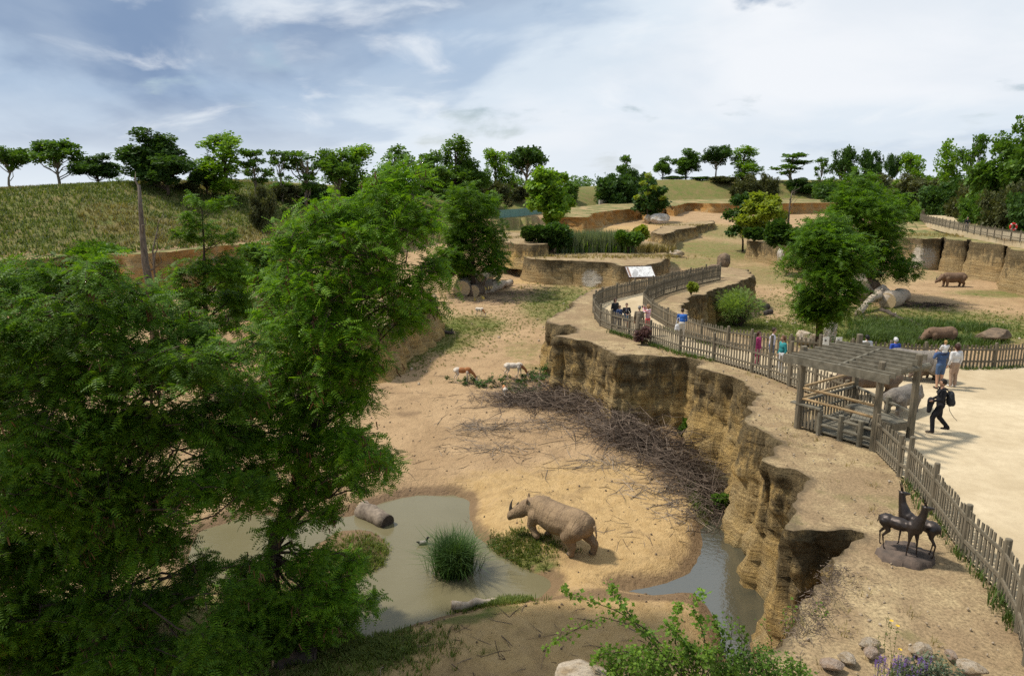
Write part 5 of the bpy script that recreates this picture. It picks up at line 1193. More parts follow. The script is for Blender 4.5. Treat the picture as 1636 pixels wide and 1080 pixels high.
ln = person('person in blue and white shirt leaning over the inner fence with a white bag', pp(1088, 545), R(75), 1.62, TRI, cloth('cream', (.58, .52, .43)), SHOE, BRN, 0, lean=.35, J={'le': (.30, .24, 1.12), 'lw': (.42, .16, 1.02), 're': (.22, -.24, 1.10), 'rw': (.40, -.16, 1.02)})
MB().box((.33, .02, 1.03), (.05, .36, .10)).build('yellow_cuff', cloth('yellow', (.60, .40, .06)), ln)
bag = thing('shoulder_bag', 'white cloth bag hanging at the side of the person leaning on the inner fence', 'bag', pp(1081, 545)); me = fuse('bag', [('e', (0, 0, .72), (.13, .09, .17), 0), ('e', (0, 0, .60), (.15, .10, .14), 0)], .03, [WHT], 2); link('pouch', me, bag); MB().tube([(-.08, 0, .85), (0, .03, 1.15), (.10, .05, 1.18), (.10, 0, .85)], .014, 6).build('strap', WHT, bag)
person('woman in pink dress standing by the tall fence post', pp(1209, 584), R(-40), 1.50, cloth('magenta', (.42, .05, .16)), cloth('pinkleg', (.30, .05, .10)), SHOE, (.06, .02, .015), .6, dress=True)
person('man in pale lilac white shirt and jeans by the tall fence posts', pp(1230, 586), R(-25), 1.70, cloth('lilac', (.58, .56, .66)), DENIM, SHOE, BRN, 0, lean=.08)
person('woman in teal top and grey cardigan near the tallest fence post', pp(1247, 597), R(190), 1.58, cloth('teal', (.03, .24, .25)), WHT, SHOE, (.17, .07, .03), .3)
person('dark haired person in white behind the pergola roof', pp(1380, 592), R(90), 1.52, WHT, DENIM, SHOE, (.012, .011, .01), .3)
person('white haired person in royal blue behind the pergola roof', pp(1425, 597), R(100), 1.52, cloth('royal', (.04, .09, .42)), NAVY, SHOE, (.66, .65, .63), .2)
dad = pp(1499, 621)
person('man in blue jersey and denim shorts carrying a child on his shoulders', dad, R(95), 1.72, cloth('jersey', (.055, .10, .22)), cloth('jeans_short', (.07, .12, .22)), SHOE, BRN, 0, short=True, J={'le': (.08, .27, 1.22), 'lw': (.16, .16, 1.40), 're': (.08, -.27, 1.22), 'rw': (.16, -.16, 1.40)})
person('small child in white hooded top riding on the shoulders of the man in blue', dad+Vector((0, -.10, 1.40-.60)), R(95), 1.10, WHT, NAVY, SHOE, (.42, .26, .10), 0, J={'lk': (.26, .15, .90), 'la': (.30, .13, .55), 'rk': (.26, -.15, .90), 'ra': (.30, -.13, .55), 'le': (.12, .22, 1.18), 'lw': (.24, .10, 1.10), 're': (.12, -.22, 1.18), 'rw': (.24, -.10, 1.10)})
person('woman in white top and tan trousers with dark curly hair on the plaza', pp(1521, 618), R(100), 1.68, WHT, cloth('tan', (.40, .28, .20)), WHT, (.05, .02, .012), .5)
wk = pp(1497, 692)
person('man in black walking across the plaza carrying a dark coat', wk, R(160), 1.74, BLK, BLK, SHOE, (.02, .015, .012), 0, J={'lk': (.20, .09, .52), 'la': (.16, .09, .10), 'rk': (-.02, -.09, .50), 'ra': (-.28, -.09, .20), 'le': (.04, .27, 1.14), 'lw': (.26, .18, 1.08), 're': (.0, -.28, 1.14), 'rw': (.22, -.16, 1.05)})
bp = thing('backpack', 'black backpack worn by the man walking across the plaza', 'backpack', wk, R(160)); link('bag_body', fuse('pack', [('e', (-.24, 0, 1.12), (.12, .17, .24), 0), ('e', (-.23, 0, 1.26), (.11, .15, .14), 0), ('e', (-.32, 0, 1.02), (.07, .13, .12), 0)], .025, [cloth('pack', (.03, .033, .038))], 2), bp)
for sg in (-1, 1): MB().tube([(-.16, sg*.10, 1.40), (.02, sg*.12, 1.48), (.13, sg*.12, 1.30), (-.02, sg*.17, 1.05), (-.18, sg*.14, .98)], .018, 6).build('strap', BLK, bp)
MB().tube([(-.22, -.10, .95), (-.30, -.16, .70), (-.42, -.16, .52), (-.52, -.12, .42)], .008, 5).build('loose_strap', BLK, bp)
jk = thing('coat', 'dark coat draped over the arm of the man in black', 'coat', wk, R(160)); link('folds', fuse('coat', [('e', (.27, 0, 1.02), (.10, .20, .12), 0), ('c', (.29, .08, .98), .09, (.32, .10, .72), .07, 0), ('c', (.27, -.08, .98), .09, (.30, -.06, .78), .06, 0)], .025, [BLK], 2), jk)
person('man in black sweater leaning on the far fence above the right enclosure', G(1543, 369.5, 5.95), R(-100), 1.75, BLK, DENIM, SHOE, (.12, .11, .10), 0, lean=.12, J={'le': (.12, .30, 1.12), 'lw': (.30, .22, 1.02), 're': (.12, -.30, 1.12), 'rw': (.30, -.22, 1.02)})
# ================================================================== rocks, logs, brush and ground cover
def boulder_mesh(seed, mat, sub=4, cuts=7, rough=.12):
    rs = np.random.RandomState(seed); bm = bmesh.new(); bmesh.ops.create_icosphere(bm, subdivisions=sub, radius=1)
    C = np.array([tuple(v.co) for v in bm.verts])
    for k in range(cuts):
        n = rs.randn(3); n /= np.linalg.norm(n); d = rs.uniform(.55, .85); t = C@n-d; C = C-np.where(t > 0, t, 0)[:, None]*n*.9
    C += C*(rough*(fbm(C[:, 0]*2+seed, C[:, 1]*2, C[:, 2]*2, o=4)-.5)*2)[:, None]
    for v, c in zip(bm.verts, C): v.co = c
    me = bpy.data.meshes.new('boulder'); bm.to_mesh(me); bm.free(); me.materials.append(mat); return me
def stone_mat(name, c1, c2, c3):
    m, nt, N, L, b = new_mat(name); t = NT(nt); v = t.coord('Object'); a = t.noise(v, 1.4, 5, .6, .4); f = t.noise(v, 7, 7, .7)
    col = t.mix(t.ramp(a, [(.4, 0.), (.6, 1.)]), c1, c2); col = t.mix(t.math('MULTIPLY', t.ramp(f, [(.42, 0.), (.7, 1.)]), .7), col, c3)
    L.new(col, b.inputs['Base Color']); b.inputs['Roughness'].default_value = .95; L.new(t.bump(f, .8, .08), b.inputs['Normal']); return m
ST_PALE = stone_mat('pale_stone', (.50, .42, .32), (.34, .25, .15), (.14, .11, .08)); ST_WHITE = stone_mat('bleached_stone', (.60, .56, .50), (.42, .34, .25), (.17, .14, .11)); ST_BROWN = stone_mat('brown_stone', (.24, .17, .11), (.15, .11, .075), (.06, .05, .04)); ST_PINK = stone_mat('pink_stone', (.42, .33, .26), (.36, .25, .17), (.16, .12, .09))
def boulder(label, px, py, size, mat, seed, rot=0, z=None, sink=.15, group=None, tilt=0):
    p = G(px, py, z) if z is not None else GG(px, py)
    o = link('boulder', boulder_mesh(seed, mat), None, p+Vector((0, 0, size[2]*(1-sink)-0.02)), (tilt, 0, rot), size); tag(o, label, 'boulder', group); return o
boulder('pointed pale boulder at the left of the locust trunk in the right enclosure', 1287, 551, (.85, .6, .62), ST_PALE, 1, .3)
boulder('upright white slab of rock at the right of the locust trunk in the right enclosure', 1325, 552, (.55, .4, .95), ST_WHITE, 2, .5, tilt=.15)
boulder('long dark brown boulder in the tall grass of the right enclosure', 1584, 546, (1.5, .8, .55), ST_BROWN, 3)
boulder('tall tan stone standing behind the fallen logs of the right enclosure', 1373, 481, (.9, .7, 1.5), ST_PALE, 4)
boulder('grey white slab leaning left of the tan standing stone', 1356, 481, (.45, .5, 1.3), ST_WHITE, 5, tilt=.1)
boulder('dark stone at the right of the tan standing stone under the tree', 1392, 478, (.8, .7, 1.2), ST_BROWN, 6)
boulder('brown rounded boulder on the bare ground behind the path bend', 1156, 431, (1.0, .8, 1.1), ST_BROWN, 7)
boulder('low dark rock beside the brown rounded boulder', 1143, 432, (1.0, .7, .4), ST_BROWN, 8)
boulder('black and white rock at the end of the reed terrace', 1080, 411, (1.2, .7, .55), ST_PALE, 9)
boulder('large white boulder at the foot of the dark magnolia', 1054, 358, (2.1, 1.2, 1.25), ST_WHITE, 10)
boulder('narrow grey boulder left of the large white one under the magnolia', 1034, 358, (.9, .9, 1.1), ST_PALE, 11)
for i, (px, w, lab) in enumerate(((1252, .9, 'leftmost'), (1268, 1.1, 'second from the left'), (1287, 1.3, 'widest'))):
    boulder('%s pale boulder leaning on the rock terrace under the yellow green tree' % lab, px, 426+i, (w, .8, 1.5), ST_WHITE if i != 1 else ST_PALE, 12+i)
boulder('pale rock on the ledge below the hawthorn branch', 935, 1092, (.60, .40, .16), ST_PALE, 20, z=ZP-.12)
for i, (px, py, sx, lab) in enumerate(((1388, 1030, .24, 'upper flat grey stone of the small heap on the near ledge'), (1392, 1046, .22, 'split pinkish stone in the small heap on the near ledge'), (1352, 1052, .22, 'broad tan stone at the left of the small heap on the near ledge'), (1330, 1066, .26, 'lowest left stone of the small heap on the near ledge'), (1470, 1042, .28, 'pale stone behind the lavender plant'), (1520, 1048, .18, 'small stone right of the lavender plant'), (1552, 1072, .30, 'pinkish flat stone at the bottom right of the near ledge'), (1440, 1056, .16, 'ochre stone left of the lavender plant'))):
    boulder(lab, px, py, (sx*.78, sx*.56, sx*.34), ST_PINK if i % 2 else ST_PALE, 30+i, i*.9, z=ZP, group='stones on the near ledge', sink=.3)
# ---- logs
LOGM = simple('log_bark', (.24, .18, .13), (.10, .075, .055), 7, .95, .7, (1, 1, 1), bdist=.03); LOGP = simple('log_bleached', (.50, .42, .33), (.26, .20, .14), 6, .9, .6, bdist=.02); CUT = simple('log_end', (.50, .38, .22), (.34, .24, .13), 9, .9); DARKL = simple('log_dark', (.09, .07, .055), (.045, .035, .03), 6, .95, .6, bdist=.03)
def log(label, a, b, r, mat=LOGM, seed=0, stubs=2, name='log', r2=None, hollow=False):
    a = Vector(a); b = Vector(b); rs = np.random.RandomState(seed); r2 = r2 or r*.85
    root = thing(name, label, 'log', a); pts = limb_path((0, 0, 0), b-a, 6, .018, rs)
    n = 14; mb = MB(); mb.tube(pts, [(r+(r2-r)*k/6)*(1+.08*rs.randn()) for k in range(7)], n)
    me = mb.me('trunk', mat, True); C = np.empty(len(me.vertices)*3); me.vertices.foreach_get('co', C); C = C.reshape(-1, 3)
    C += .16*r*(np.stack([fbm(C[:, 0]*2.2/r*.3+9*k, C[:, 1]*2.2/r*.3, C[:, 2]*2.2/r*.3, o=3)-.5 for k in range(3)], 1))*2; me.vertices.foreach_set('co', C.ravel()); link('trunk', me, root)
    d = (b-a).normalized()
    for p, s, rr in ((Vector((0, 0, 0)), -1, r), (b-a, 1, r2)):
        MB().tube([p+d*s*(-.02), p+d*s*.025], [rr*.93, rr*.90], n).build('cut_end', DARKL if hollow and s == 1 else CUT, root)  # hollow end is a solid disc, the shade inside put into its colour
    for k in range(stubs):
        f = rs.uniform(.25, .85); st = (b-a)*f; e = st+Vector((rs.randn()*r*.9, rs.randn()*r*.9, r*rs.uniform(1.2, 2.0)))
        MB().tube([st, st.lerp(e, .6), e], [r*.42, r*.34, r*.28], 8).build('stub', mat, root, True)
    return root
def gz(px, py, r): p = GG(px, py); return p+Vector((0, 0, r*.8))
log('hollow bleached log lying in the pond below the leaning locust', G(578, 812, .20), G(619, 835, .10), .30, simple('log_wet', (.30, .24, .18), (.11, .085, .065), 5, .8, .7, bdist=.03), 1, 0, hollow=True, r2=.31)
log('short pale log at the pond shore beside the rush clump', G(722, 966, .16), G(801, 961, .15), .12, LOGP, 2, 0)
log('small dark log with a fork on the green patch beside the rock block', gz(692, 533, .14), gz(726, 534, .12), .16, DARKL, 3, 2)
LB = [((738, 474), (752, 455), .85, LOGP, 'huge sawn trunk section at the left of the log pile'), ((757, 474), (790, 462), .6, LOGM, 'dark knotty log in the middle of the log pile'), ((770, 470), (816, 456), .42, LOGP, 'long bleached log with stubs on the right of the log pile'), ((768, 459), (800, 447), .45, LOGP, 'pale log lying on top of the log pile')]
for i, (a, b_, r, m, lab) in enumerate(LB):
    up = Vector((0, 0, .55 if i == 3 else 0)); log(lab, gz(a[0], a[1], r)+up, gz(b_[0], b_[1], r)+up, r, m, 10+i, 3)
log('huge sawn tree trunk lying in the right enclosure', gz(1416, 492, .7), gz(1441, 481, .6), .80, LOGP, 20, 1, r2=.62)
log('long bleached dead trunk leaning down from the log heap in the right enclosure', GG(1371, 506)+Vector((0, 0, .3)), GG(1408, 484)+Vector((0, 0, 1.3)), .30, LOGP, 21, 2, r2=.36)
log('thin bleached branch crossing the log heap in the right enclosure', GG(1399, 480)+Vector((0, 0, .4)), GG(1383, 480)+Vector((0, 0, 1.6)), .12, LOGP, 22, 0)
log('upper of two dark logs behind the light green shrub', gz(1209, 497, .2), gz(1227, 493, .2), .24, DARKL, 23, 0)
log('lower of two dark logs behind the light green shrub', gz(1216, 504, .2), gz(1232, 501, .2), .22, DARKL, 24, 0)
log('dark rotten stump at the bottom edge under the leaning locust', G(440, 1062, .4), G(505, 1056, .4), .36, DARKL, 25, 1, hollow=True)
for i, (a, b_) in enumerate((((1408, 497), (1432, 507)), ((1432, 507), (1458, 518)), ((1458, 518), (1476, 524)))):
    log(['first', 'second', 'last'][i]+' of the low dark logs edging the wet grass in the right enclosure', gz(a[0], a[1], .12), gz(b_[0], b_[1], .12), .17, DARKL, 40+i, 0)

# ---- brush piles: tangled cut branches nobody could count
def twigs(name, label, centers, n, lmin, lmax, r, mat, seed, zspread, rise=.25, cat='brush', leaf=None, leafn=0):
    rs = np.random.RandomState(seed); b = MB(); LP, LD = [], []
    for k in range(n):
        c = centers[rs.randint(len(centers))]; p = Vector((c[0]+rs.randn()*c[2]*.5, c[1]+rs.randn()*c[3]*.5, 0)); p.z = max(hz(p.x, p.y), -.02)+abs(rs.randn())*zspread*c[4]
        a = rs.rand()*6.283; ln = rs.uniform(lmin, lmax); d = Vector((math.cos(a), math.sin(a), rs.randn()*rise)); q = p+d*ln; q.z = max(q.z, max(hz(q.x, q.y), 0)+.01)
        m = p.lerp(q, .5)+Vector((rs.randn(), rs.randn(), rs.randn()*.6))*.09*ln; m.z = max(m.z, max(hz(m.x, m.y), 0)+.01)
        rr = r*rs.uniform(.5, 1.5); b.tube([p, m, q], [rr, rr*.75, rr*.3], 3, False)
        if rs.rand() < .6: e = m+Vector((rs.randn(), rs.randn(), abs(rs.randn())*.5))*.25*ln; b.tube([m, e], [rr*.6, rr*.2], 3, False)
        if leafn and rs.rand() < .5:
            for j in range(leafn): LP.append(tuple(m.lerp(q, rs.rand())+Vector(rs.randn(3)*.07))); LD.append(rs.randn(3))
    o = tag(b.build(name, mat), label, cat, kind='stuff')
    if LP: v, f = leaf_cloud(np.array(LP), np.array(LD), np.full(len(LP), .13), BLOB3, rs); link('leaves', mesh_np('leaves', v, f, leaf), o)['kind'] = 'stuff'
TW1 = leaf_mat('twig_brown', (.06, .042, .031), (.21, .16, .12), 0.0, .9); TW2 = leaf_mat('twig_grey', (.15, .115, .085), (.30, .24, .18), 0.0, .9)
def cen(L): return [(*G(x, y, .5)[:2], rx, ry, zz) for x, y, rx, ry, zz in L]
twigs('brush_pile', 'tangled dark heap of cut branches along the foot of the cliff', cen([(830,650,2.0,.9,.35),(870,655,2.2,1.0,.6),(900,640,2.2,1.2,1.0),(940,665,2.2,1.2,1.3),(985,690,2.0,1.2,1.4),(1030,715,1.6,1.2,1.2),(1065,735,1.3,1.2,1.0),(1100,755,1.0,1.2,.8),(1135,785,.8,1.2,.6),(1000,705,1.6,1.0,1.0),(960,640,2,1,1.0)]), 3400, .4, 2.0, .015, TW1, 51, .30)
twigs('brush_pile', 'paler thin branches spread over the sand before the brush heap', cen([(760,690,1.6,1.0,.3),(830,690,2.4,.9,.5),(890,680,2.2,1.0,.5),(800,720,1.8,.8,.2),(960,740,2.0,.7,.2),(1050,780,1.6,1.0,.25),(1110,810,1.0,1.2,.25)]), 620, .4, 1.6, .011, TW2, 52, .10, .06)
twigs('fresh_branches', 'freshly cut leafy branches on which the gazelles feed', cen([(760,626,.9,.3,.4),(795,630,1.2,.3,.4),(845,622,1.1,.35,.8),(868,616,.9,.4,.9),(835,638,.9,.3,.4)]), 150, .3, .9, .010, TW1, 53, .22, .3, leaf=DARKG, leafn=14)
twigs('scattered_sticks', 'loose sticks lying about on the bare enclosure floor', cen([(700,650,4,3,.05),(700,730,4,2,.05),(950,800,4,3,.05),(850,1010,4,1.4,.05),(680,590,4,3,.05),(1040,840,2,2.4,.05),(760,1040,4,1,.05)]), 210, .15, .9, .010, TW1, 54, .02, .03)
twigs('scattered_sticks', 'dark trampled litter of twigs on the ground left of the path', [(*GG(x, y)[:2], rx, ry, .1) for x, y, rx, ry in ((830,470,4,2),(790,482,3,2),(860,462,3,1.5))], 320, .3, 1.1, .016, TW1, 55, .05, .05)
twigs('dung_litter', 'dark patch of dung and straw near the huge sawn trunk', [(*GG(x, y)[:2], rx, ry, .1) for x, y, rx, ry in ((1480,487,2.4,1.2),(1470,490,2,1),(1392,507,1.2,.8))], 420, .2, .8, .03, leaf_mat('dung', (.03, .02, .015), (.07, .05, .035), 0, .95), 56, .06, .05)

# ---- grass and reeds
def blades(name, label, P, h, w, mat, seed, per=7, spread=.12, bend=.45, cat='grass', parent=None):
    """tufts of curved blades at points P (n,3); h may vary per tuft"""
    rs = np.random.RandomState(seed); P = np.repeat(np.asarray(P, float), per, 0); n = len(P); hh = np.repeat(np.asarray(h, float)*np.ones(n//per), per)*rs.uniform(.55, 1.15, n)
    a = rs.rand(n)*6.283; d = np.stack([np.cos(a), np.sin(a), np.zeros(n)], 1); s = np.stack([-np.sin(a), np.cos(a), np.zeros(n)], 1)*(w*rs.uniform(.6, 1.3, n))[:, None]
    b0 = P+d*(spread*rs.rand(n))[:, None]; be = bend*rs.uniform(.2, 1.2, n)
    m = b0+d*(hh*be*.3)[:, None]+np.array([0, 0, 1])*(hh*.6)[:, None]; t = b0+d*(hh*be)[:, None]+np.array([0, 0, 1])*(hh*(1-.25*be))[:, None]
    V = np.stack([b0-s, b0+s, m+s*.7, m-s*.7, t], 1).reshape(-1, 3); k = np.arange(n)[:, None]*5
    Fc = np.concatenate([k+np.array([[0, 1, 2]]), k+np.array([[0, 2, 3]]), k+np.array([[3, 2, 4]])], 0)
    o = link(name, mesh_np(name, V, Fc, mat), parent)
    if parent is None: tag(o, label, cat, kind='stuff')
    return o
GRASS = leaf_mat('grass_blade', (.075, .12, .018), (.17, .19, .045), .3); DRYG = leaf_mat('dry_grass', (.20, .165, .06), (.34, .27, .12), .25); RUSH = leaf_mat('rush_blade', (.035, .085, .02), (.10, .17, .05), .25); TALLG = leaf_mat('tall_grass', (.045, .085, .02), (.12, .17, .04), .3)
def scatter(n, cx, cy, rx, ry, seed, zf=None):
    rs = np.random.RandomState(seed); x = cx+rs.randn(n)*rx*.5; y = cy+rs.randn(n)*ry*.5; z = Hq(x, y) if zf is None else np.full(n, zf); k = z > -.015
    return np.stack([x, y, z], 1)[k]
def patches(L, seed):
    out = []
    for i, (px, py, rx, ry, n) in enumerate(L): p = GG(px, py); out.append(scatter(n, p.x, p.y, rx, ry, seed+i))
    return np.concatenate(out)
blades('grass', 'short green grass patches on the enclosure floor', patches([(745,520,5,6,900),(700,545,4,5,700),(880,492,4,10,900),(905,470,5,8,600),(655,572,1.6,4,500),(835,880,1.2,1.0,420),(812,868,.9,.7,220),(590,878,1.2,1.2,420),(570,900,1.4,.6,300),(745,972,1.2,.4,260),(800,962,1.0,.35,220),(605,1030,1.6,.9,500),(530,1058,2.4,1.4,600),(1118,800,.5,1.6,260),(1150,835,.5,.8,200)], 61), .13, .012, GRASS, 62, 7, .12, .8)
blades('grass', 'grass of the right enclosure', patches([(1235,520,4,4,600),(1180,520,5,5,500),(1330,545,6,5,900),(1400,520,8,7,800),(1450,505,10,6,600),(1560,530,8,6,600),(1610,520,9,7,500),(1300,480,8,8,500)], 71), .16, .018, GRASS, 72, 6, .2, .8)
blades('tall_grass', 'tall wet grass around the grazing rhinoceros', patches([(1440,535,2.5,2,700),(1405,540,2,1.6,500),(1475,545,3,1.6,700),(1520,548,3,1.5,500),(1430,520,4,2,400),(1540,525,3,1.5,250)], 81), .55, .022, TALLG, 82, 7, .2, .7)
def bank_grass():
    BANK = leaf_mat('bank_grass', (.06, .10, .02), (.15, .17, .05), .3); BDRY = leaf_mat('bank_dry', (.13, .125, .045), (.24, .20, .085), .25)
    rs = np.random.RandomState(91); n = 44000; x = rs.uniform(-75, 0, n); y = rs.uniform(60, 128, n); s = poly_sd(BOWL, x, y); k = (s > .3) & (s < 34); x, y = x[k], y[k]
    P = np.stack([x, y, Hq(x, y)], 1); f = fbm(x*.12, y*.12, o=3); dry = f > .57
    blades('grass', 'rough green grass clothing the left embankment', P[~dry], .45, .05, BANK, 92, 3, .3, .8); blades('dry_grass', 'straw coloured grass among the green of the left embankment', P[dry], .5, .05, BDRY, 93, 3, .3, .8)
bank_grass()
def rush():
    c = G(725, 915, 0.0); root = thing('rush_clump', 'spiky dark green rush clump growing in the pond', 'rush', c); rs = np.random.RandomState(5)
    P = np.stack([rs.randn(420)*.20, rs.randn(420)*.16, np.full(420, -.05)], 1); blades('blades', None, P, 1.35, .011, RUSH, 6, 4, .10, .75, parent=root)['kind'] = 'stuff'
    P = np.stack([rs.randn(120)*.30, rs.randn(120)*.22, np.full(120, -.05)], 1); blades('outer_blades', None, P, 1.0, .012, RUSH, 7, 4, .15, 1.25, parent=root)['kind'] = 'stuff'
rush()
def shrub(name, label, px, py, w, h, leafm, seed, z=None, ls=.16, n=1800, T=None, cat='shrub', stems=9, lump=7):
    p = G(px, py, z) if z is not None else GG(px, py); rs = np.random.RandomState(seed); root = thing(name, label, cat, p); b = MB(); P = []
    for k in range(stems):
        a = rs.rand()*6.28; e = (math.cos(a)*w*.4*rs.rand(), math.sin(a)*w*.35*rs.rand(), h*rs.uniform(.5, .9)); b.tube(limb_path((0, 0, -.05), e, 4, .05, rs), [.03*h, .022*h, .016*h, .01*h, .005*h], 5, False)
    for k in range(lump):
        a = rs.rand()*6.28; q = rs.rand()**.5; c = np.array([math.cos(a)*w*.36*q, math.sin(a)*w*.30*q, h*rs.uniform(.28, .78)]); r = rs.uniform(.22, .34)*min(w, h*1.3); m = n//lump; v = rs.randn(m, 3); v /= np.linalg.norm(v, axis=1)[:, None]; P.append(c+v*(r*rs.rand(m)**.45)[:, None]*np.array([1.15, 1.1, .95]))
    P = np.concatenate(P); P = P[P[:, 2] > .02]; D = P-np.array([0, 0, h*.4])+rs.randn(len(P), 3)*.5
    v, f = leaf_cloud(P, D, ls*rs.uniform(.6, 1.3, len(P)), BLOB if T is None else T, rs); b.build('stems', BARK, root); link('foliage', mesh_np('foliage', v, f, leafm), root)['kind'] = 'stuff'; return root
shrub('shrub', 'light green feathery shrub inside the bend of the inner fence', 1181, 522, 3.2, 2.6, leaf_mat('feathery', (.13, .21, .04), (.22, .30, .08), .4), 1, ls=.22, n=3400, T=FROND_S)
shrub('shrub', 'small purple leaved shrub against the cliff side fence', 1026, 549, .75, .85, leaf_mat('purple', (.06, .03, .035), (.14, .07, .06), .2), 2, z=ZP, ls=.08, n=900)
shrub('shrub', 'small yellow green plant on the inner rock rim', 1104, 470, .9, 1.0, YELG, 3, z=ZP, ls=.12, n=500)
shrub('shrub', 'dark bushy shrub at the left end of the reed bed', 884, 404, 3.6, 3.2, DARKG, 4, z=4.15, ls=.34, n=2600)
shrub('shrub', 'dark creeping shrub spilling from the upper terrace to the reed bed', 862, 392, 5.0, 2.2, DARKG, 5, z=5.0, ls=.36, n=2200)
shrub('shrub', 'bright yellow green shrub at the right end of the reed bed', 1019, 396, 2.3, 3.0, YELG, 6, z=4.15, ls=.32, n=1500)
shrub('shrub', 'mid green shrub next to the bright yellow green shrub', 1003, 404, 2.6, 2.4, MIDG, 7, z=4.15, ls=.32, n=1500)
shrub('shrub', 'dark undergrowth at the left foot of the yellow green tree', 1205, 385, 4.0, 1.6, DARKG, 8, z=4.4, ls=.4, n=1500)
shrub('shrub', 'dark undergrowth spilling over the boulders by the small bare tree', 1272, 398, 8.0, 3.0, DARKG, 9, z=4.4, ls=.42, n=3800)
shrub('shrub', 'green weeds in the dark crack of the cliff', 1094, 706, .8, 1.3, MIDG, 10, z=.1, ls=.12, n=900)
shrub('shrub', 'low green weeds at the foot of the pale cliff column by the brush', 1150, 812, .7, .6, MIDG, 11, z=.05, ls=.10, n=600)
shrub('shrub', 'dark shrub below the orange cliff left of the dead trunk', 175, 470, 6, 4.5, LOCUST_D, 12, ls=.4, n=2600)
shrub('shrub', 'dark shrub between the slender layered tree and the round dark tree', 392, 500, 5, 4, MIDG, 13, ls=.36, n=2600)
shrub('shrub', 'low thicket on the shaded floor behind the two big locusts', 300, 600, 5, 2.2, LOCUST_D, 14, ls=.24, n=2600)
shrub('shrub', 'weedy undergrowth under the broad dark locust at the left', 90, 1040, 4.5, 1.3, LOCUST_D, 15, ls=.14, n=3600)
shrub('shrub', 'weedy undergrowth around the foot of the leaning locust', 395, 1050, 3.4, .9, MIDG, 16, ls=.12, n=3000)
def reeds():
    rs = np.random.RandomState(3); x0, x1 = G(895, 404, 4.15), G(1010, 404, 4.15); n = 900; f = rs.rand(n); P = np.stack([x0.x+(x1.x-x0.x)*f+rs.randn(n)*.2, x0.y+rs.rand(n)*4.5, np.full(n, 4.05)], 1)
    blades('reed_bed', 'tall sage green reeds on the rock terrace', P, 2.5, .045, SAGE, 4, 6, .3, .22, cat='reeds'); blades('reed_leaves', 'fresh green lower growth of the reed bed', P[::2], 1.4, .06, LIGHTG, 5, 5, .3, .4, cat='reeds')
    p = G(1037, 402, 4.15); blades('dry_grass', 'straw coloured grass tuft at the right end of the reed terrace', scatter(120, p.x, p.y, 2.2, 1.2, 6, 4.1), 1.1, .04, DRYG, 7, 7, .3, .5)
reeds()
def fence_weeds():
    rs = np.random.RandomState(12); L = []
    for A, n in (([(1450,767),(1489,816),(1538,883),(1598,946),(1626,1003)], 120), ([(1140,576),(1086,564),(1039,549),(1005,538),(977,530)], 240), ([(1527,590),(1587,590),(1640,587)], 110), ([(1066,526),(1120,547),(1162,559)], 150)):
        W = [G(x, y, ZP) for x, y in A]
        for k in range(n): i = rs.randint(len(W)-1); q = W[i].lerp(W[i+1], rs.rand()); q = W[i].lerp(W[i+1], float(np.clip(round(rs.rand()*5)/5+rs.randn()*.04, 0, 1))); L.append((q.x-.10+rs.randn()*.10, q.y+rs.randn()*.10, ZP-.04))
    blades('weeds', 'green weeds growing along the foot of the fences', np.array(L), .22, .012, TALLG, 13, 5, .08, .7, cat='weeds')
    n = 900; x = rs.uniform(2, 13, n); y = rs.uniform(9, 33, n); a = poly_sd([(p.x, p.y) for p in PLAT], x, y); b_ = poly_sd([(p.x, p.y) for p in PLAZA], x, y); k = (a < -.2) & (b_ > .2) & (fbm(x*.6, y*.6, o=3) > .52)
    blades('dry_grass', 'thin dry grass tufts on the ridge top', np.stack([x[k], y[k], np.full(k.sum(), ZP-.10)], 1), .16, .008, DRYG, 14, 8, .15, .8)
fence_weeds()
def rubble():
    rs = np.random.RandomState(15); me = boulder_mesh(77, ST_PALE, 1, 4); B = np.array([tuple(v.co) for v in me.vertices]); T = np.array([tuple(p.vertices) for p in me.polygons]); V, Fs, nv = [], [], 0
    n = 2600; x = rs.uniform(0, 13, n); y = rs.uniform(8.5, 34, n); a = poly_sd([(p.x, p.y) for p in PLAT], x, y); b_ = poly_sd([(p.x, p.y) for p in PLAZA], x, y); k = (a < -.1) & (b_ > .25) & ((fbm(x*.8, y*.8, o=3) > .46) | (a > -.6)); x, y = x[k], y[k]
    for i in range(len(x)):
        s = .018+.035*rs.rand()**3; R_ = np.array(Euler((rs.rand()*6, rs.rand()*6, rs.rand()*6)).to_matrix()); V.append((B*np.array([s, s*.8, s*.6]))@R_.T+np.array([x[i], y[i], ZP-.045])); Fs.append(T+nv); nv += len(B)
    tag(link('rubble', mesh_np('rubble', np.concatenate(V), np.concatenate(Fs), ST_PALE)), 'loose stones and pebbles on the ridge top', 'rubble', kind='stuff')
rubble()
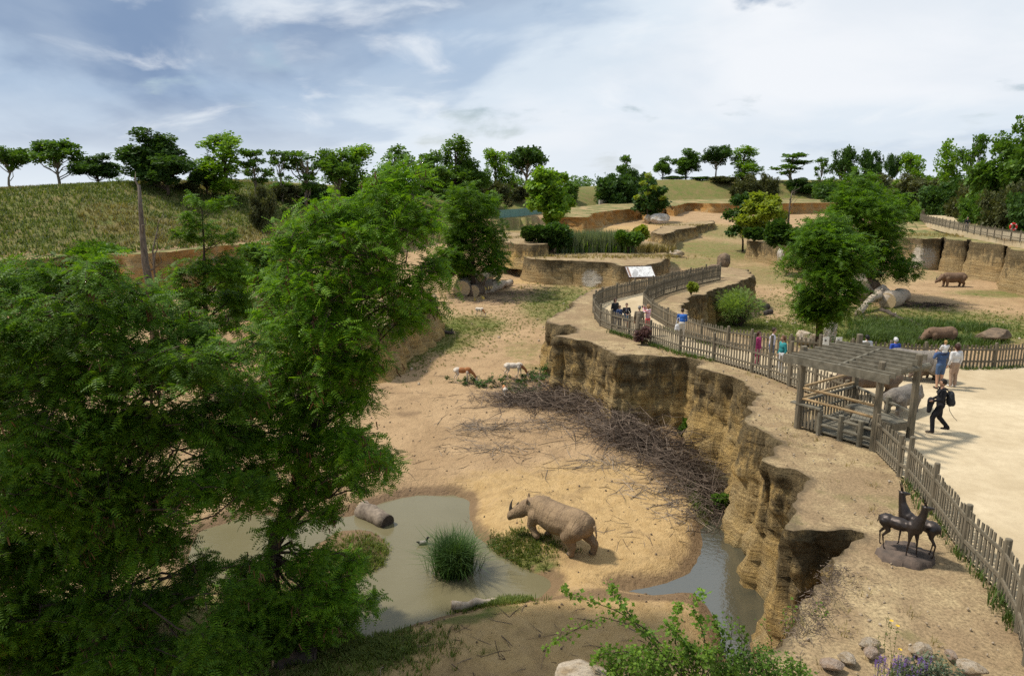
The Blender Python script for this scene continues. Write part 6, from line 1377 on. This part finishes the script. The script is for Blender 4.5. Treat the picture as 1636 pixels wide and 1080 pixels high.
def floor_litter():
    rs = np.random.RandomState(16); me = boulder_mesh(78, ST_BROWN, 1, 4); B = np.array([tuple(v.co) for v in me.vertices]); T = np.array([tuple(p.vertices) for p in me.polygons])
    for nm, lab, mt, n, x0, x1, y0, y1, smin, smax in (('pebbles', 'small stones and dung lying on the sandy floor by the pond', ST_BROWN, 900, -7, 6, 15, 34, .015, .07), ('pebbles', 'stones strewn over the far enclosure floor', ST_PALE, 700, -14, 40, 34, 90, .04, .16)):
        x = rs.uniform(x0, x1, n); y = rs.uniform(y0, y1, n); z = Hq(x, y); k = z > .02; x, y, z = x[k], y[k], z[k]; V, Fs, nv = [], [], 0
        for i in range(len(x)):
            s = smin+(smax-smin)*rs.rand()**4; R_ = np.array(Euler((rs.rand()*6, rs.rand()*6, rs.rand()*6)).to_matrix()); V.append((B*np.array([s, s*.8, s*.6]))@R_.T+np.array([x[i], y[i], z[i]+s*.2])); Fs.append(T+nv); nv += len(B)
        tag(link(nm, mesh_np(nm, np.concatenate(V), np.concatenate(Fs), mt)), lab, 'pebbles', kind='stuff')
    # leaf litter and roots along the rim of the near ledge
    b = MB()
    for k in range(700):
        q = G(1240, 1017, ZP).lerp(G(1318, 905, ZP), rs.rand())+Vector((.12+abs(rs.randn())*.35, rs.randn()*.2, -.03+.03*rs.rand())); a = rs.rand()*6.28; l = rs.uniform(.03, .16); e = q+Vector((math.cos(a)*l, math.sin(a)*l, rs.randn()*.02)); b.tube([q, e], [.006, .003], 3, False)
    tag(b.build('root_litter', TW1), 'dark roots and litter along the rim of the near ledge', 'litter', kind='stuff')
    P = []
    for (px, py, z, rx, ry, n) in ((950,410,4.12,12,3,260),(1050,410,4.12,4,3,90),(835,380,5.3,6,3,120),(1090,360,4.75,8,4,120),(1520,376,5.3,14,5,300),(1230,380,4.35,6,4,160),(560,470,3.95,9,7,260)):
        p = G(px, py, z); P.append(np.stack([p.x+rs.randn(n)*rx*.4, p.y+rs.randn(n)*ry*.4, np.full(n, z-.05)], 1))
    blades('dry_grass', 'dry grass tufts on the tops of the rock terraces', np.concatenate(P), .35, .03, DRYG, 17, 5, .3, .8)
floor_litter()

# ---- plants at the near edge
LEAFB = np.array([[(0, 0, 0), (.45, .42, .05), (1, 0, -.05)], [(0, 0, 0), (1, 0, -.05), (.45, -.42, .05)], [(.3, .3, .03), (.55, .62, .08), (.62, .22, 0)], [(.3, -.3, .03), (.62, -.22, 0), (.55, -.62, .08)]])
HAW = leaf_mat('hawthorn_leaf', (.07, .15, .015), (.17, .27, .035), .4)
def sprig(root, pts, n, ls, leafm, seed, r=.012, bare=.1, spread=.05, mat=None):
    rs = np.random.RandomState(seed); V = [Vector(p) for p in pts]; MB().tube(V, [r*(1-.75*k/(len(V)-1)) for k in range(len(V))], 5).build('stem', mat or BARK, root); P, D = [], []
    seg = len(V)-1
    for k in range(n):
        f = bare+(1-bare)*rs.rand(); i = min(int(f*seg), seg-1); q = V[i].lerp(V[i+1], f*seg-i); P.append(np.array(q)+rs.randn(3)*spread); D.append(rs.randn(3)+np.array([0, 0, .3]))
    v, f = leaf_cloud(np.array(P), np.array(D), ls*rs.uniform(.6, 1.25, n), LEAFB, rs); link('leaves', mesh_np('leaves', v, f, leafm), root)['kind'] = 'stuff'
def near_plants():
    Y = 9.6
    c = at(1120, 1110, 9.0); root = thing('hawthorn_shrub', 'hawthorn shrub reaching long leafy branches over the pit at the near edge', 'shrub', c)
    for i, L in enumerate(([(1110,1090),(1060,1030),(1010,998),(960,985),(910,1010),(870,1036)],[(1100,1090),(1040,1010),(985,975),(930,955),(895,940)],[(1090,1080),(1020,1000),(990,960),(975,935)],[(1110,1090),(1080,1030),(1075,990),(1090,965)],[(1120,1090),(1130,1040),(1120,1000),(1105,965),(1125,945)],[(1060,1070),(1000,1040),(960,1045),(945,1060)],[(1120,1085),(1060,1050),(1020,1035),(985,1050)],[(1130,1085),(1110,1040),(1080,1010),(1060,1000)],[(1120,1085),(1160,1040),(1150,1010),(1140,985)])):
        sprig(root, [at(x, y, Y+.25*math.sin(i*2.1+k))-c for k, (x, y) in enumerate(L)], 130 if i < 3 else 110, .072, HAW, 100+i, .011, .22, .045)
    def clump(name, label, x0, x1, ytop, ybot, n, ls, leafm, seed, Y0, T=LEAFB, stems=14, dep=.6, cat='shrub'):
        rs = np.random.RandomState(seed); c = at((x0+x1)/2, ybot, Y0); root = thing(name, label, cat, c); b = MB(); P = []
        for k in range(stems):
            x = rs.uniform(x0, x1); yt = ytop+(ybot-ytop)*.55*rs.rand()+18*abs((x-(x0+x1)/2)/(x1-x0)*2)**2; d = rs.uniform(-dep, dep)*.5; e = at(x, yt, Y0+d)-c; s = at(x+rs.randn()*12, ybot+8, Y0+d)-c; pth = limb_path(s, e, 4, .05, rs); b.tube(pth, [.008, .007, .005, .004, .002], 4, False)
            for j in range(n//stems): f = rs.rand()**.7; i = min(int(f*4), 3); P.append(np.array(pth[i].lerp(pth[i+1], f*4-i))+rs.randn(3)*.05)
        P = np.array(P); v, f = leaf_cloud(P, rs.randn(len(P), 3)+np.array([0, 0, .4]), ls*rs.uniform(.6, 1.3, len(P)), T, rs); b.build('stems', BARK, root)['kind'] = 'stuff'; link('foliage', mesh_np('foliage', v, f, leafm), root)['kind'] = 'stuff'; return root
    clump('bramble', 'dense low green bramble along the bottom edge', 960, 1180, 1018, 1095, 3400, .055, HAW, 201, 9.3, stems=46, dep=.9)
    clump('bramble', 'mixed green weeds at the corner of the near ledge', 1150, 1300, 1030, 1095, 2200, .05, MIDG, 202, 9.4, stems=34, dep=.8)
    clump('weed', 'tall upright weed rising before the water channel', 1150, 1162, 968, 1060, 110, .055, HAW, 203, 9.5, stems=3, dep=.1, cat='weed')
    clump('weed', 'tall upright weed with a pale dry stem at the right of its twin', 1178, 1190, 985, 1060, 100, .055, HAW, 204, 9.5, stems=3, dep=.1, cat='weed')
    clump('creeper', 'green creeper hanging along the rim of the near ledge', 1222, 1335, 952, 1022, 240, .05, HAW, 205, 11.6, stems=16, dep=.3)
    lav = clump('lavender', 'lavender plant with dark leaves and purple flower spikes at the bottom edge', 1430, 1535, 1046, 1095, 1500, .05, leaf_mat('lavender_leaf', (.06, .085, .045), (.13, .16, .10), .2), 206, 9.5, stems=34, dep=.5, cat='lavender')
    rs = np.random.RandomState(7); c = lav.location; b = MB(); LP = []
    for k in range(70):
        x = rs.uniform(1395, 1490); y = rs.uniform(1048, 1082); e = at(x, y, 9.3+.2*rs.randn())-c; b.tube([e+Vector((rs.randn()*.02, 0, -.22)), e], [.003, .002], 3, False)
        for j in range(8): LP.append(np.array(e)+np.array([0, 0, .013*j-.05])+rs.randn(3)*.006)
    b.build('flower_stems', GRASS, lav); v, f = leaf_cloud(np.array(LP), rs.randn(len(LP), 3), np.full(len(LP), .018), BLOB3, rs); link('flower_spikes', mesh_np('spikes', v, f, leaf_mat('lavender_flower', (.10, .05, .22), (.22, .12, .38), .2)), lav)['kind'] = 'stuff'
    c = at(1420, 1090, 9.5); st = thing('wild_flower', 'tall thin yellow flowered weed standing before the near ledge', 'flower', c); yel = simple('petal_yellow', (.75, .48, .02), (.6, .36, .01), 9)
    for i, (x0, y0, x1, y1, fl) in enumerate(((1412,1085,1416,985,0),(1420,1085,1424,992,1),(1428,1085,1434,1000,1),(1408,1085,1404,1010,0),(1432,1085,1438,1038,1))):
        a, e = at(x0, y0, 9.6)-c, at(x1, y1, 9.6)-c; sprig(st, limb_path(a, e, 4, .03, rs), 26, .03, GRASS, 300+i, .005, .1, .015, GRASS)
        if fl:
            m = MB()
            for k in range(8): t = 2*math.pi*k/8; m.add([e, e+Vector((math.cos(t)*.03, math.sin(t)*.03, .012)), e+Vector((math.cos(t+.6)*.03, math.sin(t+.6)*.03, .012))], [(0, 1, 2)])
            m.build('flower', yel, st)
near_plants()
def low_walls():
    m = simple('teal_screen', (.16, .30, .26), (.12, .23, .20), 3); a, b = GG(798, 349), GG(866, 341); root = thing('screen_fence', 'low blue green screen fence behind the bright terrace tree', 'fence', a)
    n = 9
    for k in range(n): p, q = a.lerp(b, k/n), a.lerp(b, (k+.96)/n); p.z = q.z = max(hz(p.x, p.y), hz(q.x, q.y)); MB().beam(p-a+Vector((0, 0, .7)), q-a+Vector((0, 0, .7)), .06, 1.6).build('panel', m, root)
    m = simple('pale_wall', (.55, .52, .45), (.45, .42, .36), 3); a, b = GG(957, 331), GG(996, 332); z = max(a.z, b.z); a.z = b.z = z; root = thing('low_wall', 'low pale concrete wall at the foot of the large evergreen bush', 'wall', a)
    MB().beam(Vector((0, 0, .5)), (b-a)*.33+Vector((0, 0, .5)), .4, 2.4).build('end_block', m, root); MB().beam((b-a)*.335+Vector((0, 0, .3)), b-a+Vector((0, 0, .3)), .35, 1.6).build('coping', m, root)
low_walls()
